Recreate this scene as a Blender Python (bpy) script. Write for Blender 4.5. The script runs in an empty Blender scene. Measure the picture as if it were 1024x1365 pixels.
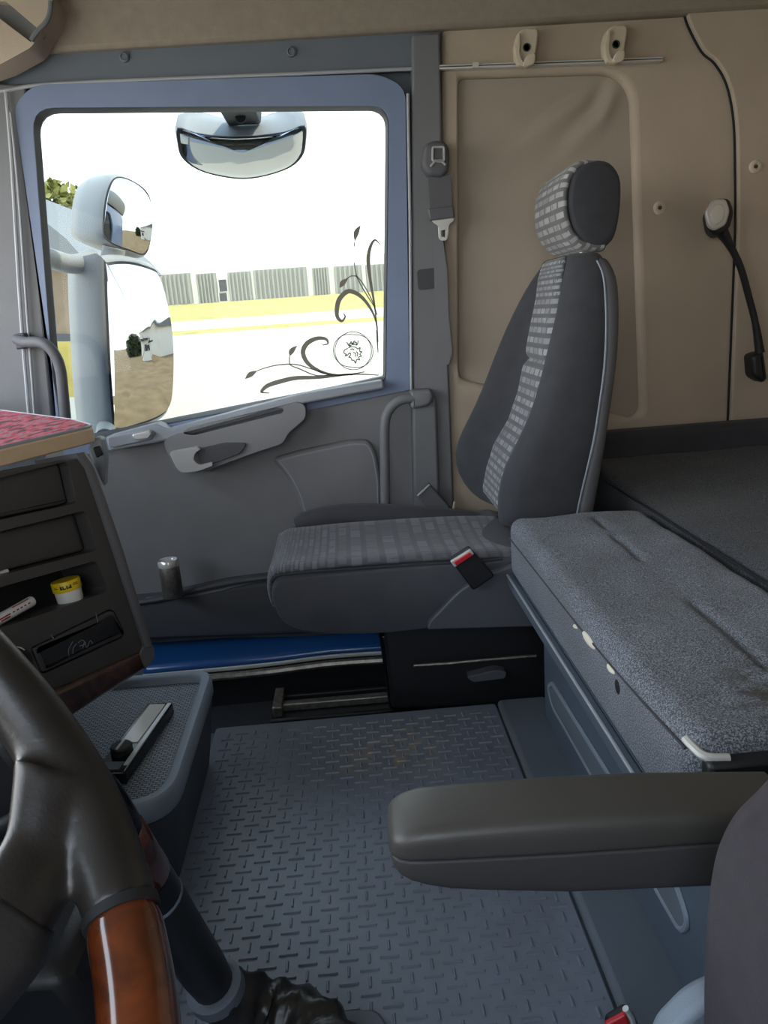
import bpy, bmesh, math, random
from mathutils import Vector, Matrix, noise
random.seed(7)
SC = bpy.context.scene
COL = SC.collection

# ------------------------------------------------------------------ camera
cd = bpy.data.cameras.new('camera'); cam = bpy.data.objects.new('camera', cd); COL.objects.link(cam)
cd.sensor_fit = 'HORIZONTAL'; cd.sensor_width = 36.0; cd.lens = 36.0 * 1025 / 1024
cd.clip_start = 0.02; cd.clip_end = 500
_r = [[0.996244,-0.052827,-0.068615],[0.079699,0.249515,0.965086],[-0.033863,-0.966929,0.252788]]          # rows: camera right, up, back in world axes
cam.matrix_world = Matrix([[_r[0][i], _r[1][i], _r[2][i], (0, 0, .9)[i]] for i in range(3)] + [[0, 0, 0, 1]])
SC.camera = cam
# ------------------------------------------------------------------ sky, sun, exposure
SKY, SUN = 2.6, 3.0
w = bpy.data.worlds.new('sky'); SC.world = w; w.use_nodes = True
nt = w.node_tree; bg = nt.nodes['Background']
tc = nt.nodes.new('ShaderNodeTexCoord'); sp = nt.nodes.new('ShaderNodeSeparateXYZ'); rp = nt.nodes.new('ShaderNodeValToRGB')
nt.links.new(tc.outputs['Generated'], sp.inputs[0]); nt.links.new(sp.outputs['Z'], rp.inputs[0]); nt.links.new(rp.outputs[0], bg.inputs[0])
rp.color_ramp.elements[0].position = 0.0; rp.color_ramp.elements[0].color = (1, .985, .95, 1)
rp.color_ramp.elements[1].position = 0.9; rp.color_ramp.elements[1].color = (.56, .76, 1, 1)
bg.inputs[1].default_value = SKY
sl = bpy.data.lights.new('sun', 'SUN'); sl.energy = SUN; sl.angle = .02; sl.color = (1, .94, .84)
so = bpy.data.objects.new('sun', sl); COL.objects.link(so)
so.rotation_euler = Vector((-.62, .16, -.95)).to_track_quat('-Z', 'Y').to_euler()
SC.view_settings.view_transform = 'Standard'; SC.view_settings.look = 'None'
SC.view_settings.exposure = 1.25; SC.view_settings.gamma = 1; SC.view_settings.use_curve_mapping = False
SC.cycles.max_bounces = 10; SC.cycles.diffuse_bounces = 6; SC.cycles.sample_clamp_indirect = 6
SC.cycles.caustics_reflective = False; SC.cycles.caustics_refractive = False

def portal(name, loc, d, sx, sy):   # marks the window openings for the sky's light; gives off nothing itself
    l = bpy.data.lights.new(name, 'AREA'); l.shape = 'RECTANGLE'; l.size = sx; l.size_y = sy; l.cycles.is_portal = True
    o = bpy.data.objects.new(name, l); COL.objects.link(o); o.location = loc
    o.rotation_euler = Vector(d).to_track_quat('-Z', 'Z').to_euler()
portal('portal_windscreen', (-1.26, .92, 1.12), (1, 0, 0), 2.3, .80)
portal('portal_passenger', (-.30, 2.24, 1.03), (0, -1, 0), 1.0, .85)
portal('portal_driver', (-.30, -.42, 1.03), (0, 1, 0), 1.0, .80)

# ------------------------------------------------------------------ materials
def lin(h):
    h = h.lstrip('#'); c = [int(h[i:i+2], 16) / 255 for i in (0, 2, 4)]
    return [x / 12.92 if x <= .04045 else ((x + .055) / 1.055) ** 2.4 for x in c]
def M(name, col, rough=.6, metal=0., var=0., vscale=8., bump=0., bscale=300., coat=0., sheen=0., spec=.5, dist=.002):
    m = bpy.data.materials.new(name); m.use_nodes = True; N = m.node_tree.nodes; L = m.node_tree.links
    b = N['Principled BSDF']; c = lin(col) if isinstance(col, str) else list(col)
    b.inputs['Base Color'].default_value = (*c, 1); b.inputs['Roughness'].default_value = rough
    b.inputs['Metallic'].default_value = metal; b.inputs['Coat Weight'].default_value = coat
    b.inputs['Sheen Weight'].default_value = sheen; b.inputs['Specular IOR Level'].default_value = spec
    t = N.new('ShaderNodeTexCoord')
    if var:
        n = N.new('ShaderNodeTexNoise'); n.inputs['Scale'].default_value = vscale; n.inputs['Detail'].default_value = 5
        L.new(t.outputs['Object'], n.inputs['Vector'])
        r = N.new('ShaderNodeValToRGB'); L.new(n.outputs['Fac'], r.inputs[0])
        r.color_ramp.elements[0].position = .3; r.color_ramp.elements[1].position = .7
        r.color_ramp.elements[0].color = (*[x * (1 - var) for x in c], 1); r.color_ramp.elements[1].color = (*[min(1, x * (1 + var)) for x in c], 1)
        L.new(r.outputs[0], b.inputs['Base Color'])
    if bump:
        n = N.new('ShaderNodeTexNoise'); n.inputs['Scale'].default_value = bscale; n.inputs['Detail'].default_value = 3
        L.new(t.outputs['Object'], n.inputs['Vector'])
        u = N.new('ShaderNodeBump'); u.inputs['Strength'].default_value = bump; u.inputs['Distance'].default_value = dist
        L.new(n.outputs['Fac'], u.inputs['Height']); L.new(u.outputs[0], b.inputs['Normal'])
    return m
def nodes(m): return m.node_tree.nodes, m.node_tree.links, m.node_tree.nodes['Principled BSDF']

m_frame = M('blue grey door frame', '#73829f', .5, var=.06, bump=.15, bscale=500)
m_header = M('grey blue header trim', '#626a74', .65, var=.05, bump=.2, bscale=500)
m_pillar = M('grey pillar plastic', '#6d6f72', .6, var=.05, bump=.15, bscale=500)
m_door = M('grey door plastic', '#77777a', .55, var=.06, bump=.2, bscale=450)
m_doordark = M('dark grey door plastic', '#424346', .6, var=.08, bump=.2, bscale=450)
m_ledge = M('pale blue grey plastic', '#8c9199', .5, var=.05, bump=.15)
m_lever = M('light grey plastic', '#a9a9a8', .4)
m_dark = M('black recess', '#141518', .7)
m_black = M('black plastic', '#1c1d20', .45, bump=.15, bscale=500)
m_blackgloss = M('gloss black plastic', '#0b0c0f', .18)
m_seal = M('rubber seal', '#3a3d42', .6)
m_sealpale = M('pale rubber trim', '#a0a4aa', .5)
m_liner = M('beige cab liner', '#b2a493', .85, var=.05, vscale=5, bump=.35, bscale=350)
m_vinyl = M('grey beige padded cloth', '#a3988b', .85, var=.05, vscale=4, bump=.3, bscale=400)
m_ceil = M('taupe headliner', '#8f8578', .95, var=.07, vscale=40, bump=.4, bscale=500)
m_hook = M('beige plastic', '#c9bda8', .5)
m_alu = M('aluminium', '#d4d3cf', .35, metal=.35)
m_steel = M('bright steel', '#e4e4e2', .22, metal=.5)
m_dullsteel = M('worn steel', '#8f8a82', .4, metal=.8, var=.3, vscale=60)
m_blue = M('blue cab paint', '#1c4c86', .3, coat=.4)
m_bluebody = M('blue body paint outside', '#6d84a8', .35, coat=.3)
m_rubber = M('grey floor rubber', '#747b87', .38, var=.1, vscale=9, bump=.12, bscale=700)
m_foot = M('dark footwell rubber', '#2c2e32', .7, var=.2, vscale=40, bump=.5, bscale=120)
m_trim = M('slate plastic trim', '#626a74', .55, var=.05, bump=.2, bscale=500)
m_bunkbase = M('slate blue plastic', '#515c69', .5, var=.04, bump=.15, bscale=500)
m_lip = M('pale edging strip', '#7d8894', .4, bump=.1)
m_shelldark = M('dark grey cloth', '#36383d', .9, var=.12, vscale=25, bump=.35, bscale=900, sheen=.06)
m_bolster = M('charcoal bolster cloth', '#424248', .9, var=.1, vscale=20, bump=.3, bscale=900, sheen=.1)
m_shell = M('grey seat shell', '#55565b', .6, bump=.2, bscale=500)
m_cush = M('grey cushion cloth', '#4a4c52', .9, var=.1, vscale=16, bump=.35, bscale=900, sheen=.1)
m_sidecover = M('grey seat skirt plastic', '#54575d', .5, bump=.15)
m_red = M('red button', '#c62430', .35)
m_console = M('dark console plastic', '#3f3d3c', .5, var=.08, vscale=12, bump=.2, bscale=500)
m_consoleedge = M('grey console edge', '#5d5d5f', .45, bump=.2, bscale=500)
m_tan = M('tan tray edging', '#d2b896', .6, var=.08, vscale=20, bump=.15)
m_leather = M('worn black leather', '#24211f', .36, var=.3, vscale=25, bump=.14, bscale=500, dist=.0008)
m_hub = M('wheel hub plastic', '#2b2b2c', .45, bump=.15)
m_arm = M('grey brown armrest vinyl', '#454340', .42, var=.08, vscale=10, bump=.2, bscale=700, dist=.001)
m_armlow = M('dark armrest plastic', '#3c3a3b', .6, bump=.2, bscale=700, dist=.001)
m_driver = M('dark plum grey velour', '#38343a', .95, var=.12, vscale=60, bump=.35, bscale=900, sheen=.06)
m_fridge = M('slate storage box plastic', '#494e56', .55, bump=.2, bscale=500)
m_rim = M('grey blue tray rim', '#8e9aa8', .5, bump=.3, bscale=600)
m_white = M('white plastic', '#d8d6d2', .5)
m_yellow = M('yellow lid', '#d9b91c', .45)
m_redtext = M('red print', '#8d2530', .6)
m_darktext = M('dark print', '#3b3418', .6)
m_mirrorcase = M('pale grey mirror housing', '#aeada8', .5, var=.03, bump=.1)
m_mirror = M('mirror glass', (.55, .56, .57), .015, metal=1.)
m_vine = M('grey vinyl film', '#77746a', .7)
m_foam = M('white foam', '#d9d3c2', .95)
m_lensglass = M('lamp lens', '#d9d6cc', .15)
m_fabricstitch = M('dark seam', '#1b1c1f', .9)

def wood(name, c1, c2, sc, rough):
    m = M(name, c1, rough, coat=.7); N, L, b = nodes(m)
    t = N.new('ShaderNodeTexCoord'); n = N.new('ShaderNodeTexNoise'); n.inputs['Scale'].default_value = sc; n.inputs['Detail'].default_value = 8; n.inputs['Distortion'].default_value = .8
    r = N.new('ShaderNodeValToRGB'); L.new(t.outputs['Object'], n.inputs['Vector']); L.new(n.outputs['Fac'], r.inputs[0]); L.new(r.outputs[0], b.inputs['Base Color'])
    r.color_ramp.elements[0].position = .35; r.color_ramp.elements[1].position = .68
    r.color_ramp.elements[0].color = (*lin(c1), 1); r.color_ramp.elements[1].color = (*lin(c2), 1); return m
m_wood = wood('burr walnut', '#3a1a0c', '#703416', 30, .2)
m_wooddark = wood('dark walnut', '#24140f', '#54301e', 30, .3)

def weave(name, base, dash, bw, rh, mort, bump=.3):          # woven rows of short pale dashes, UV in metres
    m = M(name, base, .9, sheen=.2); N, L, b = nodes(m)
    t = N.new('ShaderNodeUVMap'); t.uv_map = 'UVMap'
    k = N.new('ShaderNodeTexBrick'); L.new(t.outputs[0], k.inputs['Vector'])
    k.inputs['Scale'].default_value = 1; k.inputs['Brick Width'].default_value = bw; k.inputs['Row Height'].default_value = rh
    k.inputs['Mortar Size'].default_value = mort; k.inputs['Mortar Smooth'].default_value = .15; k.offset = .37; k.inputs['Bias'].default_value = 0
    d = lin(dash)
    k.inputs['Color1'].default_value = (*d, 1); k.inputs['Color2'].default_value = (*[x * .62 for x in d], 1); k.inputs['Mortar'].default_value = (*lin(base), 1)
    # some dashes are broken into thin upright threads
    v = N.new('ShaderNodeTexWave'); v.wave_type = 'BANDS'; v.bands_direction = 'X'; v.inputs['Scale'].default_value = 40; v.inputs['Distortion'].default_value = 1.5
    L.new(t.outputs[0], v.inputs['Vector'])
    n = N.new('ShaderNodeTexNoise'); n.inputs['Scale'].default_value = 26; L.new(t.outputs[0], n.inputs['Vector'])
    gt = N.new('ShaderNodeMath'); gt.operation = 'GREATER_THAN'; gt.inputs[1].default_value = .60; L.new(n.outputs['Fac'], gt.inputs[0])
    g2 = N.new('ShaderNodeMath'); g2.operation = 'GREATER_THAN'; g2.inputs[1].default_value = .5; L.new(v.outputs['Fac'], g2.inputs[0])
    mu = N.new('ShaderNodeMath'); mu.operation = 'MULTIPLY'; L.new(gt.outputs[0], mu.inputs[0]); L.new(g2.outputs[0], mu.inputs[1])
    mx = N.new('ShaderNodeMixRGB'); L.new(mu.outputs[0], mx.inputs[0]); L.new(k.outputs['Color'], mx.inputs[1]); mx.inputs[2].default_value = (*lin(base), 1)
    L.new(mx.outputs[0], b.inputs['Base Color'])
    n2 = N.new('ShaderNodeTexNoise'); n2.inputs['Scale'].default_value = 900; L.new(t.outputs[0], n2.inputs['Vector'])
    u = N.new('ShaderNodeBump'); u.inputs['Strength'].default_value = bump; u.inputs['Distance'].default_value = .001
    L.new(n2.outputs['Fac'], u.inputs['Height']); L.new(u.outputs[0], b.inputs['Normal']); return m
m_weave = weave('dashed seat cloth', '#55585d', '#999b9f', .050, .0185, .0046)
m_weavecush = weave('dashed cushion cloth', '#55575e', '#77777d', .060, .017, .0032)
m_weavehead = weave('dashed headrest cloth', '#5f6063', '#a8a8a6', .050, .0185, .0045)

def stain(m, spots, col):       # dried dirt with a ragged outline of its own
    N, L, b = nodes(m); t = N.new('ShaderNodeTexCoord')
    src = b.inputs['Base Color'].links[0].from_socket if b.inputs['Base Color'].links else None
    n = N.new('ShaderNodeTexNoise'); n.inputs['Scale'].default_value = 55; n.inputs['Detail'].default_value = 6; L.new(t.outputs['Object'], n.inputs['Vector'])
    for (x, y, z, r) in spots:
        vm = N.new('ShaderNodeVectorMath'); vm.operation = 'DISTANCE'; vm.inputs[1].default_value = (x, y, z); L.new(t.outputs['Object'], vm.inputs[0])
        mr = N.new('ShaderNodeMapRange'); mr.inputs['From Min'].default_value = r; mr.inputs['From Max'].default_value = r * .3; L.new(vm.outputs['Value'], mr.inputs['Value'])
        mr2 = N.new('ShaderNodeMapRange'); mr2.inputs['From Min'].default_value = .45; mr2.inputs['From Max'].default_value = .68; L.new(n.outputs['Fac'], mr2.inputs['Value'])
        mu = N.new('ShaderNodeMath'); mu.operation = 'MULTIPLY'; L.new(mr.outputs[0], mu.inputs[0]); L.new(mr2.outputs[0], mu.inputs[1])
        mx = N.new('ShaderNodeMixRGB'); L.new(mu.outputs[0], mx.inputs[0]); L.new(src, mx.inputs[1]); mx.inputs[2].default_value = (*lin(col), 1); src = mx.outputs[0]
    L.new(src, b.inputs['Base Color'])
def bunkcloth(name, ca, cb):
    m = M(name, ca, .95, sheen=.08, spec=.25); N, L, b = nodes(m)
    t = N.new('ShaderNodeTexCoord'); n = N.new('ShaderNodeTexNoise'); n.inputs['Scale'].default_value = 520; n.inputs['Detail'].default_value = 2
    L.new(t.outputs['Object'], n.inputs['Vector']); r = N.new('ShaderNodeValToRGB'); L.new(n.outputs['Fac'], r.inputs[0])
    r.color_ramp.elements[0].position = .42; r.color_ramp.elements[1].position = .66
    r.color_ramp.elements[0].color = (*lin(ca), 1); r.color_ramp.elements[1].color = (*lin(cb), 1)
    n2 = N.new('ShaderNodeTexNoise'); n2.inputs['Scale'].default_value = 7; n2.inputs['Detail'].default_value = 4; L.new(t.outputs['Object'], n2.inputs['Vector'])
    r2 = N.new('ShaderNodeValToRGB'); L.new(n2.outputs['Fac'], r2.inputs[0]); r2.color_ramp.elements[0].position = .35; r2.color_ramp.elements[1].position = .7
    r2.color_ramp.elements[0].color = (.72, .70, .66, 1); r2.color_ramp.elements[1].color = (1, 1, 1, 1)
    mx = N.new('ShaderNodeMixRGB'); mx.blend_type = 'MULTIPLY'; mx.inputs[0].default_value = .8
    L.new(r.outputs[0], mx.inputs[1]); L.new(r2.outputs[0], mx.inputs[2]); L.new(mx.outputs[0], b.inputs['Base Color'])
    u = N.new('ShaderNodeBump'); u.inputs['Strength'].default_value = .5; u.inputs['Distance'].default_value = .002
    L.new(n.outputs['Fac'], u.inputs['Height']); L.new(u.outputs[0], b.inputs['Normal']); return m
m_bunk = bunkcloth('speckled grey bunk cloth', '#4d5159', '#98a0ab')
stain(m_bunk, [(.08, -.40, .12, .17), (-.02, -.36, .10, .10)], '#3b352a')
m_bunkshaded = bunkcloth('shaded speckled bunk cloth', '#2b2d32', '#656b74')  # same cloth as the front cushion, the rear's shade put into its colour

def redcloth():
    m = M('red patterned cloth', '#a83040', .95); N, L, b = nodes(m)
    t = N.new('ShaderNodeTexCoord'); mp = N.new('ShaderNodeMapping'); mp.inputs['Rotation'].default_value = (0, 0, .5); mp.inputs['Scale'].default_value = (70, 24, 60)
    L.new(t.outputs['Object'], mp.inputs[0]); n = N.new('ShaderNodeTexNoise'); n.inputs['Scale'].default_value = 1; n.inputs['Detail'].default_value = 3; L.new(mp.outputs[0], n.inputs['Vector'])
    r = N.new('ShaderNodeValToRGB'); L.new(n.outputs['Fac'], r.inputs[0]); L.new(r.outputs[0], b.inputs['Base Color'])
    e = r.color_ramp.elements; e[0].position = .40; e[0].color = (*lin('#2e2329'), 1); e[1].position = .45; e[1].color = (*lin('#9c2636'), 1)
    a = e.new(.56); a.color = (*lin('#b04558'), 1); a = e.new(.63); a.color = (*lin('#6f7078'), 1); a = e.new(.68); a.color = (*lin('#a82a36'), 1); return m
m_redcloth = redcloth()

def traymat():
    m = M('ribbed tray liner', '#565b63', .5); N, L, b = nodes(m)
    t = N.new('ShaderNodeTexCoord'); k = N.new('ShaderNodeTexBrick'); L.new(t.outputs['Object'], k.inputs['Vector'])
    k.inputs['Scale'].default_value = 1; k.inputs['Brick Width'].default_value = .011; k.inputs['Row Height'].default_value = .0055; k.inputs['Mortar Size'].default_value = .0011
    k.inputs['Color1'].default_value = (*lin('#949ba6'), 1); k.inputs['Color2'].default_value = (*lin('#7e858f'), 1); k.inputs['Mortar'].default_value = (*lin('#33373d'), 1)
    L.new(k.outputs['Color'], b.inputs['Base Color'])
    u = N.new('ShaderNodeBump'); u.invert = True; u.inputs['Strength'].default_value = .6; u.inputs['Distance'].default_value = .002
    L.new(k.outputs['Fac'], u.inputs['Height']); L.new(u.outputs[0], b.inputs['Normal']); return m
m_traymat = traymat()

stain(m_rubber, [(p[0] + .03, p[1] - 1.0, .008, r) for p, r in (((0.051,1.445,0.000), .13), ((-0.052,1.428,0.000), .07))], '#9a8f7c')

def glassmat():
    m = bpy.data.materials.new('window glass'); m.use_nodes = True; N = m.node_tree.nodes; L = m.node_tree.links
    N.remove(N['Principled BSDF']); t = N.new('ShaderNodeBsdfTransparent'); t.inputs[0].default_value = (.62, .64, .635, 1); g = N.new('ShaderNodeBsdfGlossy'); g.inputs['Roughness'].default_value = .01
    fr = N.new('ShaderNodeFresnel'); fr.inputs[0].default_value = 1.18; mx = N.new('ShaderNodeMixShader')
    L.new(fr.outputs[0], mx.inputs[0]); L.new(t.outputs[0], mx.inputs[1]); L.new(g.outputs[0], mx.inputs[2]); L.new(mx.outputs[0], N['Material Output'].inputs[0]); return m
m_glass = glassmat()

m_ground = M('pale dusty concrete', '#bdb5a4', .9, var=.10, vscale=.4)
m_dirt = M('brown dirt yard', '#8a7350', .95, var=.25, vscale=1.2)
m_grass = M('dry yellow grass', '#aa9c58', .95, var=.2, vscale=1.5)
m_facade = M('grey ribbed sheet', '#a2a29e', .7)
m_facadewhite = M('white wall render', '#e6e4dc', .8)
m_pane = M('dark window pane', '#3c4248', .15)
m_leaf = M('yellow green leaves', '#83854a', .8, var=.3, vscale=6)
m_leafdark = M('dark green leaves', '#3d4a2c', .85, var=.3, vscale=6)
m_bark = M('bark', '#5a4a3a', .9)
m_shedwall = M('beige shed wall', '#857563', .8, var=.06)
m_shedroof = M('grey shed roof', '#75797c', .6)

# ------------------------------------------------------------------ mesh helpers
BASE = {}
def thing(name, label, cat, loc, group=None, kind=None):
    o = bpy.data.objects.new(name, None); COL.objects.link(o); o.location = loc; o.empty_display_size = .05
    BASE[o.name] = Vector(loc); tag(o, label, cat, group, kind); return o
def tag(o, label=None, cat=None, group=None, kind=None):
    if label: o['label'] = label
    if cat: o['category'] = cat
    if group: o['group'] = group
    if kind: o['kind'] = kind
    return o
def obj(name, bm, mat, parent=None, ang=38, bev=0., bseg=2, sub=0, kind=None, label=None):
    """one mesh object; the bmesh is in world metres, a child is moved into its thing's space"""
    base = BASE.get(parent.name, Vector()) if parent else None
    bmesh.ops.recalc_face_normals(bm, faces=bm.faces)
    if base is None:                                   # a thing or a piece of the setting of one mesh: origin at its base
        xs = [v.co for v in bm.verts]
        base = Vector((sum(c.x for c in xs) / len(xs), sum(c.y for c in xs) / len(xs), min(c.z for c in xs))) if kind == 'thing' else Vector()
        bmesh.ops.translate(bm, vec=-base, verts=bm.verts); off = base
    else:
        bmesh.ops.translate(bm, vec=-base, verts=bm.verts); off = Vector()
    me = bpy.data.meshes.new(name); bm.to_mesh(me); bm.free()
    o = bpy.data.objects.new(name, me); COL.objects.link(o); me.materials.append(mat); o.location = off
    BASE[o.name] = base
    if parent: o.parent = parent
    for p in me.polygons: p.use_smooth = True
    if sub:
        s = o.modifiers.new('s', 'SUBSURF'); s.levels = s.render_levels = sub
    else:
        me.set_sharp_from_angle(angle=math.radians(ang))
    if bev:
        b = o.modifiers.new('b', 'BEVEL'); b.width = bev; b.segments = bseg; b.limit_method = 'ANGLE'; b.angle_limit = math.radians(40); b.use_clamp_overlap = True
        b.harden_normals = False
    if kind and kind != 'thing': o['kind'] = kind
    if label: o['label'] = label
    return o
FY = lambda u, v, d: Vector((u, d, v))
FX = lambda u, v, d: Vector((d, u, v))
FZ = lambda u, v, d: Vector((u, v, d))
def plate(outer, d0, d1, holes=(), f=FY, bm=None):
    """flat polygon with holes, solid from depth d0 to d1"""
    bm = bm or bmesh.new(); es = []; n0 = set(bm.verts)
    for lp in [outer] + list(holes):
        vs = [bm.verts.new(f(p[0], p[1], d0)) for p in lp]
        es += [bm.edges.new((vs[i], vs[(i + 1) % len(vs)])) for i in range(len(vs))]
    if holes:
        r = bmesh.ops.triangle_fill(bm, use_beauty=True, use_dissolve=False, edges=es)
        fs = [g for g in r['geom'] if isinstance(g, bmesh.types.BMFace)]
    else:
        fs = [bm.faces.new([e.verts[0] for e in es])] if False else [bm.faces.new(vs)]
    r = bmesh.ops.extrude_face_region(bm, geom=fs, use_keep_orig=True)
    mv = [g for g in r['geom'] if isinstance(g, bmesh.types.BMVert)]
    dv = f(0, 0, d1) - f(0, 0, d0)
    bmesh.ops.translate(bm, vec=dv, verts=mv); return bm
def box(x0, x1, y0, y1, z0, z1, bm=None):
    return plate([(x0, y0), (x1, y0), (x1, y1), (x0, y1)], z0, z1, f=FZ, bm=bm)
def loft(rings, cap=True, closed=True, bm=None):
    bm = bm or bmesh.new(); R = [[bm.verts.new(Vector(p)) for p in r] for r in rings]; n = len(R[0])
    for a, b in zip(R, R[1:]):
        for i in range(n if closed else n - 1):
            j = (i + 1) % n; bm.faces.new((a[i], a[j], b[j], b[i]))
    if cap and closed:
        bm.faces.new(R[0][::-1]); bm.faces.new(R[-1])
    return bm
def spl(pts, n=6, closed=False):
    pts = [Vector(p) for p in pts]; out = []; N = len(pts)
    for i in range(N if closed else N - 1):
        if closed: a, b, c, d = pts[i - 1], pts[i], pts[(i + 1) % N], pts[(i + 2) % N]
        else: a, b, c, d = pts[max(i - 1, 0)], pts[i], pts[i + 1], pts[min(i + 2, N - 1)]
        for k in range(n):
            t = k / n; out.append(.5 * ((2 * b) + (c - a) * t + (2 * a - 5 * b + 4 * c - d) * t * t + (3 * b - a - 3 * c + d) * t ** 3))
    if not closed: out.append(pts[-1])
    return out
def tube(path, r, n=10, closed=False, cap=True, bm=None, flat=None, up=None):
    """round bar along path; flat = (axis vector, factor) squeezes the section along an axis"""
    path = [Vector(p) for p in path]; m = len(path); rr = r if isinstance(r, (list, tuple)) else [r] * m; rings = []; prev = None
    for i, p in enumerate(path):
        t = (path[(i + 1) % m] - path[i - 1]) if closed else (path[min(i + 1, m - 1)] - path[max(i - 1, 0)]); t.normalize()
        if prev is None:
            a = up or Vector((0, 0, 1)); a = a if abs(a.dot(t)) < .9 else Vector((1, 0, 0)); u = (a - t * a.dot(t)).normalized()
        else:
            u = (prev - t * prev.dot(t)).normalized()
        prev = u; v = t.cross(u); ring = []
        for k in range(n):
            th = 2 * math.pi * k / n; q = (u * math.cos(th) + v * math.sin(th)) * rr[i]
            if flat: q -= flat[0] * q.dot(flat[0]) * (1 - flat[1])
            ring.append(p + q)
        rings.append(ring)
    if closed: rings.append(rings[0]); bm = bm or bmesh.new(); s = loft(rings, cap=False, bm=bm); bmesh.ops.remove_doubles(s, verts=s.verts, dist=1e-6); return s
    return loft(rings, cap=cap, bm=bm)
def rpoly(pts, r, seg=5):
    out = []; n = len(pts)
    for i in range(n):
        a, b, c = Vector(pts[i - 1]).to_2d(), Vector(pts[i]).to_2d(), Vector(pts[(i + 1) % n]).to_2d()
        rr = r[i] if isinstance(r, (list, tuple)) else r
        la, lc = (a - b).length, (c - b).length; k = min(rr, la * .45, lc * .45)
        if k < 1e-5: out.append(tuple(b)); continue
        p, q = b + (a - b) / la * k, b + (c - b) / lc * k
        for s in range(seg + 1):
            t = s / seg; v = p * (1 - t) ** 2 + b * 2 * t * (1 - t) + q * t * t; out.append((v.x, v.y))
    return out
def inset(pts, d):
    """move a closed outline inwards by d (outwards if negative)"""
    n = len(pts); A = sum(pts[i][0] * pts[(i + 1) % n][1] - pts[(i + 1) % n][0] * pts[i][1] for i in range(n)); s = 1 if A > 0 else -1; out = []
    for i in range(n):
        a, b, c = Vector(pts[i - 1]), Vector(pts[i]), Vector(pts[(i + 1) % n])
        e1, e2 = (b - a), (c - b)
        if e1.length < 1e-7: e1 = e2
        if e2.length < 1e-7: e2 = e1
        e1.normalize(); e2.normalize(); n1, n2 = Vector((-e1.y, e1.x)), Vector((-e2.y, e2.x)); m = n1 + n2
        m = m / max(.5, (1 + n1.dot(n2))); out.append((b.x + m.x * d * s, b.y + m.y * d * s))
    return out
def pad(outer, d0, d1, r, f=FY, bm=None, steps=4):
    """solid plate whose front edge (at d0) is rounded by r"""
    s = 1 if d1 > d0 else -1; rings = [[f(p[0], p[1], d1) for p in outer]]
    for k in range(steps + 1):
        a = math.pi / 2 * k / steps; q = inset(outer, r * (1 - math.cos(a))); rings.append([f(p[0], p[1], d0 + s * r * (1 - math.sin(a))) for p in q])
    return loft(rings, bm=bm)
def ribbon(pts, wd, d, th=.0008, f=FY, bm=None):
    """flat strip of varying width on a plane"""
    bm = bm or bmesh.new(); P = [Vector(p) for p in pts]; rings = []
    for i, p in enumerate(P):
        t = (P[min(i + 1, len(P) - 1)] - P[max(i - 1, 0)]).normalized(); nn = Vector((-t.y, t.x)); a, b = p + nn * wd[i] / 2, p - nn * wd[i] / 2
        rings.append([f(a.x, a.y, d), f(b.x, b.y, d), f(b.x, b.y, d + th), f(a.x, a.y, d + th)])
    return loft(rings, bm=bm)
def lathe(prof, c, n=24, axis=Vector((0, 0, 1)), bm=None):
    q = axis.to_track_quat('Z', 'Y'); c = Vector(c)
    return loft([[c + q @ Vector((r * math.cos(2 * math.pi * k / n), r * math.sin(2 * math.pi * k / n), h)) for k in range(n)] for r, h in prof], bm=bm)
def grid(fn, nu, nv, bm=None, uv=None):
    """open sheet fn(s, t) for s, t in 0..1, with a UV map in metres when uv(s, t) is given"""
    bm = bm or bmesh.new(); V = [[bm.verts.new(Vector(fn(i / nu, j / nv))) for j in range(nv + 1)] for i in range(nu + 1)]
    L = bm.loops.layers.uv.new('UVMap') if uv else None
    for i in range(nu):
        for j in range(nv):
            fc = bm.faces.new((V[i][j], V[i + 1][j], V[i + 1][j + 1], V[i][j + 1]))
            if uv:
                for lo, (a, b) in zip(fc.loops, ((i, j), (i + 1, j), (i + 1, j + 1), (i, j + 1))): lo[L].uv = uv(a / nu, b / nv)
    return bm
def thick(o, t):
    s = o.modifiers.new('t', 'SOLIDIFY'); s.thickness = t; s.offset = -1; return o

# ================================================================== THE CAB SHELL
W = 2.15
win = [(-0.736,1.448),(0.155,1.405),(0.102,0.721),(-0.812,0.612)]
wincorner = [.055, .05, .012, .02]
hole = rpoly(win, wincorner)
# outer skin and structure of the passenger side
wall = tag(thing('wall_right', 'passenger-side cab wall with door, pillar and beige liner', None, (0, W, 0)), kind='structure')
wall.pop('label')
obj('outer_skin', plate([(-1.3, -.5), (1.35, -.5), (1.35, 1.75), (-1.3, 1.75)], 2.205, 2.225, [inset(hole, -.004)]), m_bluebody, wall)
obj('inner_skin', plate([(-1.3, -.2), (1.35, -.2), (1.35, 1.75), (-1.3, 1.75)], 2.190, 2.204, [inset(hole, -.004)]), m_header, wall)
hz = 1.60
# header above the door, seen grey blue
obj('header_panel', plate([(-1.041,1.472),(-0.997,1.666),(0.305,1.600),(0.299,1.486),(-0.244,1.488),(-0.726,1.491)], 2.15, 2.19), m_header, wall, bev=.004)
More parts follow.
